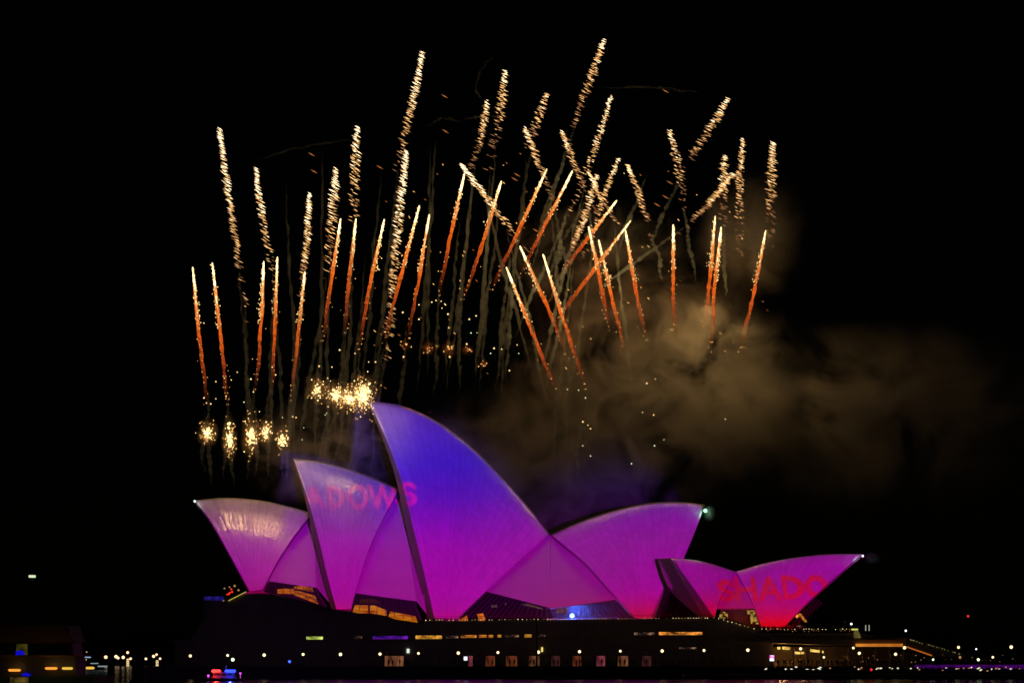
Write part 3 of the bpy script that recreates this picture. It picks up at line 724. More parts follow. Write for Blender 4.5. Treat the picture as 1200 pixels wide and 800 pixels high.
for i, (x, y) in enumerate(lamp_x):
    o = proto if i == 0 else copy_tree(proto)
    loc = P(x, y, YL); o.location = (loc.x, loc.y + [0, .8, -.5, .3][i % 4], loc.z - 3.26)
    for ch in o.children:
        if ch.type == 'LIGHT' and i < 7: ch.data = ch.data.copy(); ch.data.energy *= .35
        if ch.name.startswith('globe') and ch.type == 'MESH': ch.scale = ([1, .86, 1.06, .92, 1.1][i % 5],) * 3
    near_ = 'before the podium wall' if x < 900 else ('before the lit concourse' if x < 1050 else 'above the purple lit wall')
    row = [k for k in lamp_x if (k[0] < 900) == (x < 900) and (x < 900 or (k[0] < 1050) == (x < 1050))]
    o['label'] = 'round white globe lamp on a thin post %s, %s from left' % (near_, ORD[row.index((x, y))])
# the posts stand on the promenade whatever their height
# small extra lamps
def small_lamp(x, y, Y, r, mat, label, base=None, power=0, col=(1, .8, .5)):
    p = P(x, y, Y); zb = ZQ if base is None else base
    root = empty('small_lamp', (p.x, p.y, zb), label, 'lamp')
    mbb = MB(); mbb.tube([(p.x, p.y, zb), (p.x, p.y, p.z - r)], .05, 6); mbb.build('post', M['steel'], root)
    mbb = MB(); mbb.sphere(p, r, 10, 7); mbb.build('bulb', mat, root, True)
    if power: child_lamp('bulb_light', root, p + Vector((0, -r, 0)), power, col, r)
    return root
M['greenwhite'] = glow('green_white', srgb(225, 255, 190), 2.2); M['white'] = glow('cool_white', srgb(225, 240, 255), 2.0); M['redl'] = glow('red_lamp', srgb(220, 45, 40), 1.2); M['bluel'] = glow('blue_small', (.03, .08, 1), 3)
small_lamp(272.8, 772.3, 358, .36, M['greenwhite'], 'small greenish lamp just right of a globe lamp near the police boat')
small_lamp(339.3, 774.6, 362, .3, M['bluel'], 'small blue lamp at the foot of the podium')
small_lamp(1007, 764.8, 362, .32, M['globe'], 'small warm lamp to the right of a globe lamp by the concourse')
small_lamp(1049.5, 766, 362, .32, M['globe'], 'small warm lamp under the concourse stair')
small_lamp(965.5, 769.6, 364, .24, M['globe'], 'tiny warm lamp among the concourse crowd')
small_lamp(1093.5, 772.3, 360, .24, M['greenwhite'], 'tiny greenish lamp at the foot of the lit stair')
small_lamp(1125, 769.6, 362, .28, M['dimdot'], 'dim yellow lamp below the globe lamp at the stair end')
small_lamp(1061.5, 738.5, 385, .26, M['white'], 'small cool white lamp high above the stair top')
small_lamp(997.7, 730.6, 380, .26, M['white'], 'small white lamp on a post at the terrace end')
small_lamp(1134.5, 721.5, 420, .3, M['redl'], 'red warning light high over the east quay')
small_lamp(1144, 760, 400, .22, M['white'], 'small bluish lamp between two globe lamps on the east quay')
small_lamp(1146.5, 772.4, 360, .3, M['greenwhite'], 'flat greenish lamp over the purple band')
small_lamp(1163.5, 769.5, 362, .26, M['globe'], 'small pinkish lamp over the purple band near the right edge')

# white and pink screens
def screen(x, y, w_, h_, Y, label, cols):
    p = P(x, y, Y); ww, hh = w_ * K * Y / 2, h_ * K * Y / 2
    root = empty('display_screen', (p.x, p.y, ZQ), label, 'screen')
    mbb = MB(); mbb.box((p.x - ww - .08, Y + .003, p.z - hh - .08), (p.x + ww + .08, Y + .25, p.z + hh + .08)); mbb.box((p.x - .15, Y + .05, ZQ), (p.x + .15, Y + .2, p.z - hh - .083)); mbb.build('casing', M['black'], root)
    mbb = MB(); mbb.box((p.x - ww, Y - .03, p.z - hh), (p.x + ww, Y, p.z + hh)); mbb.build('panel', cols, root, origin=(p.x, Y, p.z))
screen(545.6, 771, 4.2, 4.6, 366, 'small bright white screen at the foot of the podium', glow('white_panel', srgb(225, 240, 255), 1.3))
screen(904.6, 770.6, 5.2, 7.0, 364, 'bright white and pink upright screen at the podium corner', lit_room('pink_panel', srgb(235, 60, 190), srgb(235, 245, 255), 1.25, (1.1, .5, .8), (.42, .56)))

# flagpole
mb = MB(); p = P(629, 724, 357); mb.tube([(p.x, p.y, ZQ), (p.x, p.y, p.z)], [.22, .13], 10); mb.tube([(p.x, p.y, ZQ), (p.x, p.y, ZQ + .3)], .4, 10); mb.sphere((p.x, p.y, p.z + .15), .2, 8, 6)
tag(mb.build('flagpole', M['black'], origin=(p.x, p.y, ZQ)), 'tall thin dark pole in front of the podium wall', 'pole')

# ------------------------------------------------------------------ people
def person_mesh(pose):
    """one continuous skinned body, 1.72 m"""
    J = {'hip': (0, 0, .92), 'chest': (0, 0, 1.28), 'neck': (0, 0, 1.46), 'chin': (0, -.02, 1.53), 'head': (0, -.01, 1.63), 'crown': (0, 0, 1.69),
         'hl': (-.1, 0, .86), 'kl': (-.11, -.02, .48), 'al': (-.12, .02, .08), 'tl': (-.12, -.16, .04), 'hr': (.1, 0, .86), 'kr': (.11, -.02, .48), 'ar': (.13, .02, .08), 'tr': (.13, -.16, .04),
         'sl': (-.19, 0, 1.4), 'sr': (.19, 0, 1.4)}
    if pose == 0: J.update(el=(-.25, .02, 1.12), wl=(-.25, -.08, .88), er=(.25, .02, 1.12), wr=(.25, -.08, .88))
    elif pose == 1: J.update(el=(-.25, .02, 1.12), wl=(-.24, -.08, .88), er=(.27, -.18, 1.36), wr=(.2, -.3, 1.62))
    elif pose == 2: J.update(el=(-.28, -.1, 1.16), wl=(-.06, -.32, 1.3), er=(.28, -.1, 1.16), wr=(.06, -.32, 1.3))
    else: J.update(el=(-.27, .1, 1.14), wl=(-.24, .12, .9), er=(.26, -.08, 1.13), wr=(.25, -.2, .92), kl=(-.11, -.14, .5), al=(-.12, -.2, .08), tl=(-.12, -.38, .05), ar=(.13, .26, .1), tr=(.13, .1, .04))
    names = list(J); E = [('hip', 'chest'), ('chest', 'neck'), ('neck', 'chin'), ('chin', 'head'), ('head', 'crown'), ('hip', 'hl'), ('hl', 'kl'), ('kl', 'al'), ('al', 'tl'), ('hip', 'hr'), ('hr', 'kr'), ('kr', 'ar'), ('ar', 'tr'),
                          ('chest', 'sl'), ('sl', 'el'), ('el', 'wl'), ('chest', 'sr'), ('sr', 'er'), ('er', 'wr')]
    rad = dict(hip=.15, chest=.17, neck=.06, chin=.085, head=.105, crown=.07, hl=.1, hr=.1, kl=.065, kr=.065, al=.05, ar=.05, tl=.04, tr=.04, sl=.075, sr=.075, el=.05, er=.05, wl=.038, wr=.038)
    me = bpy.data.meshes.new('person'); me.from_pydata([J[n] for n in names], [(names.index(a), names.index(b)) for a, b in E], [])
    o = bpy.data.objects.new('person_tmp', me); COL.objects.link(o)
    sk = o.modifiers.new('skin', 'SKIN'); sk.use_smooth_shade = True
    for n, sv in zip(names, me.skin_vertices[0].data): sv.radius = (rad[n], rad[n] * .8); sv.use_root = (n == 'hip')
    ss = o.modifiers.new('sub', 'SUBSURF'); ss.levels = 1; ss.render_levels = 1
    dg = bpy.context.evaluated_depsgraph_get(); m2 = bpy.data.meshes.new_from_object(o.evaluated_get(dg)); m2.name = 'person'
    bpy.data.objects.remove(o)
    return m2
cloth = [plain('dark_coat', (.02, .02, .025), .9), plain('navy_jacket', (.02, .03, .06), .9), plain('brown_coat', (.06, .04, .03), .9), plain('grey_shirt', (.12, .12, .12), .9)]
skinm = plain('skin', (.42, .26, .18), .6, var=.05); hair = plain('dark_hair', (.02, .015, .01), .7)
trous = plain('dark_trousers', (.02, .02, .022), .9)
PM = []
for ps in range(4):
    for ci in ([0, 1] if ps < 2 else [2, 3]):
        m2 = person_mesh(ps); m2.materials.clear()
        for mm in (cloth[ci], trous, skinm, hair): m2.materials.append(mm)
        for pl in m2.polygons:
            z = pl.center.z; pl.material_index = 1 if z < .9 else (0 if z < 1.47 else (3 if z > 1.6 and pl.center.y > -.06 or z > 1.67 else 2)); pl.use_smooth = True
        PM.append(m2)
random.seed(11)
xs = []
for x in [532, 541, 556, 560, 577, 584, 589, 597, 602, 607, 611, 614, 618, 622, 626, 634, 641, 649, 653, 660, 666, 676, 679, 687, 691, 697, 704, 712, 718, 722, 727, 731, 739, 744, 757, 768, 774, 783, 789, 797, 806, 812, 824, 834, 846, 858, 871, 456, 461, 469, 478, 500, 515]:
    xs.append((x + random.uniform(-1, 1), random.uniform(356, 364), 'dark silhouetted spectator standing on the promenade before the podium windows', 'spectators along the promenade'))
for k in range(34):
    xs.append((913 + k * 4.4 + random.uniform(-1.5, 1.5), random.uniform(360, 371), 'dark spectator standing in the crowd before the lit concourse shops', 'spectators before the concourse'))
for x, Y, lab, grp in xs:
    o = bpy.data.objects.new('person', random.choice(PM)); COL.objects.link(o)
    p = P(x, 780, Y); o.location = (p.x, Y, ZQ); o.rotation_euler = (0, 0, random.uniform(-.9, .9) + (math.pi if random.random() < .25 else 0)); s_ = random.uniform(.93, 1.06); o.scale = (s_,) * 3
    tag(o, lab, 'person', grp)
def crowd(name, n, x0, x1, Y0, Y1, z, label):
    bm = bmesh.new()
    for k in range(n):
        Y = random.uniform(Y0, Y1); p = P(random.uniform(x0, x1), 780, Y)
        me = random.choice(PM); t0 = bm.verts; b0 = len(bm.verts); f0 = len(bm.faces)
        bm.from_mesh(me); bm.verts.ensure_lookup_table()
        mt = Matrix.Translation((p.x, Y, z)) @ Matrix.Rotation(random.uniform(-.8, .8), 4, 'Z') @ Matrix.Scale(random.uniform(.9, 1.06), 4)
        bmesh.ops.transform(bm, matrix=mt, verts=bm.verts[b0:])
    me = bpy.data.meshes.new(name); bm.to_mesh(me); bm.free()
    for mm in (cloth[0], trous, skinm, hair): me.materials.append(mm)
    o = bpy.data.objects.new(name, me); COL.objects.link(o)
    return tag(o, label, 'crowd', kind='stuff')
crowd('crowd', 110, 1060, 1300, 355, 366, ZQ, 'dense dark crowd on the quay above the purple lit wall')
zt = P(940, 741, 376).z
crowd('crowd', 60, 893, 1003, 376, 384, zt, 'crowd on the terrace below the small red sail')
# lower landing with the second crowd and their phones
mb = MB(); a = P(800, 788, 349); b = P(1330, 788, 349); zl = P(900, 789.5, 349).z
mb.box((a.x, 345, -2), (b.x, YW - .62, zl)); tag(mb.build('lower_walk', M['seawall']), 'dark lower walk at the water edge', kind='structure')
crowd('crowd', 130, 896, 1300, 346.5, 350.5, zl, 'dark crowd on the lower walk holding lit phones')
mb = MB(); mb2 = MB(); mb3 = MB()
random.seed(8)
for k in range(46):
    x = random.uniform(892, 1195); y = random.gauss(783, 1.0)
    (mb, mb2, mb)[k % 3].dash(P(x, y, 346.2), Vector((random.uniform(.12, .42), 0, random.uniform(-.05, .05))), random.uniform(.08, .22))
mb3.octa(P(1021, 784, 346.2), .34)
for k in range(40):
    x = random.uniform(905, 1195); y = random.uniform(766, 776); mb2.octa(P(x, y, 361), random.uniform(.05, .13))
for o in (mb.build('phone_light', glow('phone_white', srgb(225, 220, 190), 1.1)), mb2.build('phone_light', glow('phone_warm', srgb(170, 115, 80), .9)), mb3.build('phone_light', glow('phone_red', srgb(230, 40, 40), 1.2))):
    tag(o, 'scattered lit phones and torches held up in the quayside crowd', 'phone lights', 'phone lights in the crowd', 'stuff')

# ------------------------------------------------------------------ far lights on the left
def far_light(x, y, r, mat, label, h=None):
    Y = 900; p = P(x, y, Y); root = empty('far_lamp', (p.x, p.y, 0), label, 'lamp', 'lamps on the far shore')
    mbb = MB(); mbb.tube([(p.x, p.y, 0), (p.x, p.y, p.z - r)], .12, 6); mbb.build('post', M['steel'], root)
    mbb = MB(); mbb.sphere(p, r, 10, 7); mbb.build('bulb', mat, root, True)
fl = [(124, 769.4, 2.0), (136, 768.8, 2.0), (138.5, 770.4, 1.6), (144.4, 769.6, 1.9), (149.6, 764, 1.6), (153, 771.2, 1.5), (171, 771.4, 1.5), (180, 768.4, 1.8), (183.5, 766.4, 1.4), (187.6, 771.2, 1.4), (93, 763, .8), (101.6, 763.4, 1.0)]
M['far_globe'] = glow('far_globe', srgb(255, 215, 165), 1.6)
for i, (x, y, r) in enumerate(sorted(fl)):
    far_light(x, y, r * K * 900, M['far_globe'] if r > 1.2 else M['dimdot'], 'pale far lamp across the dark harbour at left, %s from left' % ORD[i])
for i, (x, y0, y1) in enumerate([(149.6, 771, 782), (184, 773, 782)]):
    Y = 895; a, b = P(x - 1.4, y1, Y), P(x + 1.4, y0, Y); mbb = MB(); n = 5
    for k in range(n):
        z0 = a.z + (b.z - a.z) * k / n; mbb.box((a.x, Y, z0 + .1), (b.x, Y + .8, z0 + (b.z - a.z) / n - .1))
    root = empty('lit_pylon', (a.x, Y, 0), ['left', 'right'][i] + ' one of two glowing pale pylons on the far shore', 'pylon', 'lit pylons on the far shore')
    mbb.build('light_panel', glow('pylon_glow', srgb(240, 210, 150), 1.0), root)
    m3 = MB(); m3.box((a.x + .2, Y + .9, -1), (b.x - .2, Y + 1.5, b.z + .6)); m3.build('shaft', M['black'], root)
Y = 600
wharf = empty('far_wharf', P(98, 775, Y), 'small far wharf with a bluish lit canopy', 'wharf')
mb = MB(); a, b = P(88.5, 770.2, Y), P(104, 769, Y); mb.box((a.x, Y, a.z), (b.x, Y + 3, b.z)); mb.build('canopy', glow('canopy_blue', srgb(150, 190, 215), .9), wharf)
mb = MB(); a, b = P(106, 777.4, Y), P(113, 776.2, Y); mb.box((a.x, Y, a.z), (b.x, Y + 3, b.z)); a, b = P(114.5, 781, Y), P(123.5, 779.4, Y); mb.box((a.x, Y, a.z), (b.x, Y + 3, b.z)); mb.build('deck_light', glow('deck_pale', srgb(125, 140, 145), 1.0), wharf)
mb = MB(); a, b = P(86, 789, Y), P(126, 784, Y); mb.box((a.x, Y, -1), (b.x, Y + 8, b.z)); mb.build('deck', M['black'], wharf)
mb = MB(); mb.octa(P(97.5, 772.6, Y), .5); mb.octa(P(92, 773.4, Y), .25); mb.octa(P(101, 772.4, Y), .25); mb.build('lamp', glow('wharf_yellow', srgb(240, 200, 90), 1.0), wharf)

# ------------------------------------------------------------------ police boat
Yb = 318
pb = P(262, 790, Yb); bz = 0.0
boat = empty('police_boat', (pb.x, Yb, 0), 'dark police boat with flashing red and blue lights below the podium', 'boat')
kx = K * Yb
def bx_(x): return (x - 600) * kx
def bzz(y): return ZC + (HY - y) * kx
mb = MB()
sec = [(-6.6, .25, 1.0), (-5.4, 1.1, .95), (-3, 1.5, .85), (1, 1.6, .8), (4.2, 1.5, .8), (4.6, 1.45, .8)]
rings = []
for x, hw, h in sec:
    rings.append([(pb.x + x, Yb - hw, h), (pb.x + x, Yb - hw * .75, -.5), (pb.x + x, Yb + hw * .75, -.5), (pb.x + x, Yb + hw, h)])
for i in range(len(rings) - 1):
    for k in range(4):
        j = (k + 1) % 4; mb.face([rings[i][k], rings[i+1][k], rings[i+1][j], rings[i][j]])
mb.face(rings[0]); mb.face(rings[-1][::-1])
mb.build('hull', plain('boat_hull', (.05, .055, .07), .4), boat)
mb = MB(); f = [(pb.x - 2.6, Yb - 1.1, .82), (pb.x - 1.8, Yb - 1.05, 2.5), (pb.x + 2.2, Yb - 1.05, 2.5), (pb.x + 2.8, Yb - 1.1, .82)]
mb.prism(f, [(x, 2 * Yb - y, z) for x, y, z in f]); cab = mb.build('cabin', plain('boat_cabin', (.4, .4, .42), .5), boat)
mb = MB()
for x0, x1 in ((-1.9, -.5), (-.3, .9), (1.1, 2.0)): mb.box((pb.x + x0, Yb - 1.13, 1.6), (pb.x + x1, Yb - 1.07, 2.2))
mb.build('window', M['black'], cab)
mb = MB(); mb.tube([(pb.x + .6, Yb, 2.5), (pb.x + .6, Yb, 5.2)], .05, 6); mb.tube([(pb.x - 2.2, Yb - .6, 2.5), (pb.x - 2.2, Yb - .6, 4.2)], .04, 6); mb.build('mast', M['steel'], boat)
lb = MB(); lb.box((pb.x - 2.6, Yb - .5, 2.503), (pb.x + 2.8, Yb - .1, 2.62)); bar = lb.build('light_bar', M['black'], boat)
for x0, x1, col, nm in ((-2.4, -.8, (1.0, .03, .03), 'red_light'), (.5, 2.6, (.02, .04, 1.0), 'blue_light')):
    mb = MB()
    for k in range(4):
        mb.sphere((pb.x + x0 + (x1 - x0) * (k + .5) / 4, Yb - .3, 2.8), .48, 8, 6)
    mb.build(nm, glow(nm, col, 4.0), bar, True)
    child_lamp(nm, boat, (pb.x + (x0 + x1) / 2, Yb - .5, 3.2), 600 if nm == 'red_light' else 2200, col, .2); child_lamp(nm, boat, (pb.x + (x0 + x1) / 2 * 1.0, Yb - 2.0, 2.0), 60, col, .2)
mb = MB(); mb.sphere((pb.x - 3.2, Yb - 1.1, 1.55), .3, 8, 6); mb.sphere((pb.x + 3.9, Yb - .9, 2.2), .26, 8, 6); mb.tube([(pb.x + 3.9, Yb - .9, .8), (pb.x + 3.9, Yb - .9, 2.0)], .05, 6); mb.tube([(pb.x - 3.2, Yb - 1.1, .85), (pb.x - 3.2, Yb - 1.1, 1.3)], .05, 6)
mb.build('marker_light', glow('violet_marker', (.75, .08, .8), 1.6), boat)

boat.scale = (.86, .86, .68)

# ------------------------------------------------------------------ ferry at the left edge
Yf = 150.0
fk = K * Yf
def F2(x, y, dY=0): return P(x, y, Yf + dY)
fe = empty('ferry', (P(20, 780, Yf).x, Yf, 0), 'dark ferry with amber deck lights at the left edge', 'ferry')
M['ferry'] = plain('ferry_paint', (.10, .05, .025), .5, var=.1); M['fdark'] = plain('ferry_dark', (.03, .03, .03), .5)
def slab(name, pts, d0, d1, mat, parent=fe):
    m_ = MB(); a = [F2(x, y, d0) for x, y in pts]; m_.prism(a, [v + Vector((0, d1 - d0, 0)) for v in a]); return m_.build(name, mat, parent)
slab('hull', [(-200, 792), (112, 792), (106, 800), (98, 830), (-200, 830)], 0, 8, plain('ferry_hull', (.02, .05, .03), .45))
low = slab('lower_cabin', [(-190, 769), (88, 769), (90, 792), (-190, 792)], .6, 4.0, M['fdark'])
slab('upper_deck', [(-195, 767), (94, 767), (94, 769), (-195, 769)], -.2, 4.4, M['ferry'])
up = slab('upper_cabin', [(-190, 752), (84, 752), (86, 767), (-190, 767)], .6, 4.0, M['ferry'])
slab('roof', [(-192, 731.5), (79, 732), (83, 746), (86, 750.5), (86, 752), (-192, 752)], -.1, 4.3, plain('ferry_roof', (.17, .09, .045), .7))
for i, x in enumerate((-96, -60, -24, 14, 50)):
    slab('window', [(x, 754.5), (x + 30, 754.5), (x + 30, 764.5), (x, 764.5)], .5, .58, M['fdark'], up)
slab('lit_window', [(19, 754), (32, 754), (32, 767), (19, 767)], .42, .49, lit_room('olive_room', srgb(8, 8, 4), srgb(70, 62, 18), 1.0, (1.2, .5, 1.2)), up)
slab('blue_screen', [(18.5, 763), (24, 761), (29, 765), (27, 767.4), (18, 767)], .3, .4, glow('ferry_blue', srgb(12, 10, 185), 1.0), up)
slab('blue_screen', [(25.5, 789), (31, 787.6), (36, 790), (34, 791.8), (26, 791.4)], .3, .4, bpy.data.materials['ferry_blue'], low)
slab('lit_window', [(12, 793), (33, 793), (33, 800), (12, 800)], -.1, -.02, lit_room('olive_low', srgb(14, 10, 4), srgb(95, 75, 30), 1.0, (1.5, .5, 1.5)), low)
M['deck_amber'] = glow('deck_amber', (1.0, .36, .04), 1.05); M['deck_yel'] = glow('deck_yellow', (.85, .50, .07), 1.0)
for x, w_, y, m_, pw in ((17, 8, 784.8, M['deck_amber'], 30), (60, 8, 782.6, M['deck_amber'], 40), (79, 7, 782.6, M['deck_yel'], 12), (105.5, 5.5, 782.2, M['deck_yel'], 8)):
    mb = MB(); a = F2(x, y, .3); hw = w_ * fk
    mb.tube([a - Vector((hw * .9, 0, -.02)), a - Vector((hw * .72, 0, 0)), a + Vector((hw * .72, 0, 0)), a + Vector((hw * .9, 0, .02))], [.06, .12, .12, .06], 8)
    o = mb.build('deck_light', m_, fe); child_lamp('deck_glow', fe, a + Vector((0, -1.1, .3)), pw * .35, (1, .5, .12), .15)
mb = MB(); mb.tube([F2(105.5, 790, .3), F2(105.5, 783, .3)], .04, 6); mb.tube([F2(95, 790, 1), F2(112, 790, 1)], .05, 6); mb.build('bow_rail', M['steel'], fe)
mb = MB(); mb.tube([F2(38, 732, 4), F2(38, 672, 4)], [.14, .07], 8); mb.tube([F2(30, 700, 4), F2(46, 700, 4)], .04, 6); mast = mb.build('mast', M['black'], fe)
mb = MB(); mb.box(F2(33.6, 676.2, 3.6), F2(41.8, 673.6, 4.0)); mb.build('mast_light', glow('mast_light', srgb(215, 235, 190), 1.0), mast)

def smoke_mat(name, dens, scale, thr, col=(.97, .94, .90), soft=.85, aniso=.1, seed=0.0):
    m = bpy.data.materials.new(name); m.use_nodes = True; t = m.node_tree; t.nodes.remove(t.nodes['Principled BSDF']); g = NG(t)
    v = t.nodes.new('ShaderNodeVolumePrincipled'); v.inputs['Color'].default_value = (*col, 1); v.inputs['Anisotropy'].default_value = aniso
    if dens and scale:
        tc = t.nodes.new('ShaderNodeTexCoord'); geo = t.nodes.new('ShaderNodeNewGeometry')
        fall = g.smooth(g.v('LENGTH', tc.outputs['Object']), 1.0, 1.0 - soft)
        nz = t.nodes.new('ShaderNodeTexNoise'); nz.inputs['Scale'].default_value = scale; nz.inputs['Detail'].default_value = 6.0; nz.inputs['Roughness'].default_value = .6; nz.inputs['Distortion'].default_value = 1.1
        t.links.new(g.v('ADD', geo.outputs['Position'], (seed, seed * .7, 0)), nz.inputs['Vector'])
        d = g.m('MULTIPLY', g.m('MULTIPLY', fall, g.smooth(nz.outputs['Fac'], thr[0], thr[1])), dens)
        t.links.new(d, v.inputs['Density'])
    else: v.inputs['Density'].default_value = dens
    t.links.new(v.outputs[0], t.nodes['Material Output'].inputs['Volume'])
    return m
# ------------------------------------------------------------------ fireworks
M['core'] = glow('comet_core', (1.0, .74, .34), 3.2); M['spark'] = glow('gold_spark', (1.0, .50, .14), 1.35); M['spark2'] = glow('amber_spark', (1.0, .36, .10), .62); M['sparkw'] = glow('pale_spark', (1.0, .64, .24), 1.5); M['dashw'] = glow('pale_dash', (1.0, .72, .40), 3.0); M['dash'] = glow('gold_dash', (1.0, .52, .18), 1.5); M['dashd'] = glow('dull_dash', (.85, .36, .14), .5)
M['spark3'] = glow('ember_spark', (.8, .26, .06), .55)
def tail_mat():
    m = bpy.data.materials.new('comet_tail'); m.use_nodes = True; t = m.node_tree; t.nodes.remove(t.nodes['Principled BSDF']); g = NG(t)
    at = t.nodes.new('ShaderNodeAttribute'); at.attribute_name = 'burn'
    f = at.outputs['Fac']
    c = g.ramp(f, [(0, srgb(70, 32, 16)), (.35, srgb(155, 58, 20)), (.6, srgb(232, 96, 24)), (1, srgb(255, 150, 55))])
    tc = t.nodes.new('ShaderNodeTexCoord'); nz = t.nodes.new('ShaderNodeTexNoise'); nz.inputs['Scale'].default_value = 1.1; nz.inputs['Detail'].default_value = 5; t.links.new(tc.outputs['Object'], nz.inputs['Vector'])
    e = t.nodes.new('ShaderNodeEmission'); t.links.new(c, e.inputs[0]); t.links.new(g.smooth(nz.outputs['Fac'], .25, .75, .55, 1.15), e.inputs[1])
    tr = t.nodes.new('ShaderNodeBsdfTransparent'); mx = t.nodes.new('ShaderNodeMixShader')
    t.links.new(g.m('MULTIPLY', g.smooth(f, 0, .5), g.smooth(nz.outputs['Fac'], .32, .6, .3, .95), clamp=True), mx.inputs[0]); t.links.new(tr.outputs[0], mx.inputs[1]); t.links.new(e.outputs[0], mx.inputs[2])
    t.links.new(mx.outputs[0], t.nodes['Material Output'].inputs[0]); m.cycles.emission_sampling = 'NONE'
    return m
M['tail'] = tail_mat()
WARM = (1.0, .60, .20)
comets = [(226,315,245,480),(249,310,267,480),(309,308,299,462),(325,303,318,465),(357,320,341,475),(399,258,379,405),(417,258,404,395),(450,259,420,415),(491,243,447,408),(503,253,477,402),
          (544,205,513,352),(587,214,541,356),(640,200,574,345),(670,202,606,330),(594,315,655,467),(610,290,668,425),(637,300,690,462),(722,236,652,328),(738,260,640,392),(690,267,716,392),(702,283,736,428),
          (733,270,758,404),(789,265,791,402),(838,255,822,405),(845,268,833,418),(897,272,866,418)]
random.seed(31)
def wob(seed, s, amp): return mnoise.noise(Vector((seed * 7.3, s, 0))) * amp
for i, (x0, y0, x1, y1) in enumerate(comets):
    Y = (400 if 445 < x0 < 510 else (458 if x0 < 560 else 468)) + random.uniform(-7, 7); u = K * Y
    n = 26; path = []
    bow = random.uniform(-2.2, 2.2)
    for k in range(n + 1):
        f = k / n; wv = wob(i, f * 5, 1.8 * f) + wob(i + 20, f * 16, 1.1 * f) + bow * math.sin(f * math.pi)
        path.append(P(x0 + (x1 - x0) * f + wv, y0 + (y1 - y0) * f, Y))
    root = empty('comet', path[0], 'gold comet with straight orange tail, %s from left among the orange tailed' % ORD[sorted(c[0] for c in comets).index(x0)], 'firework', 'orange tailed comets')
    hf = random.uniform(.32, .40)                  # share of the length that is the bright head
    # tail
    m_ = MB(); rr = [u * (0.4 + 1.75 * min(1, k / n * 3.2) ** .8) * (1 - .12 * (k / n)) * (1 + wob(i + 60, k * .9, .55)) for k in range(n + 1)]
    m_.tube(path, rr, 10)
    o = m_.build('tail', M['tail'], root, True)
    at = o.data.attributes.new('burn', 'FLOAT', 'POINT'); vals = []
    for k in range(n + 1): vals += [max(0, 1 - (k / n) ** 1.25)] * 10
    at.data.foreach_set('value', vals[:len(o.data.vertices)])
    # head
    m_ = MB(); nh = 14; L = (path[-1] - path[0])
    hp = [path[0] - L * .012 + (path[min(n, int(hf * n)) ] - path[0]) * (k / nh) for k in range(nh + 1)]
    m_.tube(hp, [u * max(.12, 1.25 * math.sin(min(1, .1 + k / nh * 1.0) ** .8 * math.pi) * random.uniform(.75, 1.15)) for k in range(nh + 1)], 8)
    m_.build('head', M['core'], root)
    m_ = MB(); m2_ = MB()
    for k in range(110):
        f = random.random() ** 1.25 * hf * 1.15
        p = path[0] + L * f + Vector((random.gauss(0, u * (.5 + 1.2 * f / hf)), random.gauss(0, u), 0)); m_.octa(p, u * random.uniform(.45, 1.0))
    for k in range(24):
        f = random.uniform(hf * .9, 1.0); j = path[int(f * n)]
        m2_.octa(j + Vector((random.gauss(0, u * random.choice((1.3, 1.6, 3.4))), random.gauss(0, u), 0)), u * random.uniform(.28, .75))
    tag(m_.build('spark', M['sparkw'], root), kind='stuff'); tag(m2_.build('spark', M['spark'], root), kind='stuff')
    child_lamp('comet_light', root, path[0].lerp(path[-1], .12 if x0 < 560 else (.5 if x0 < 780 else .8)) - Vector((0, 0 if x0 < 560 else 14, 0)), (550 if 445 < x0 < 510 else 260) if x0 < 560 else (680 if x0 < 780 else 2000), WARM, 1.2)

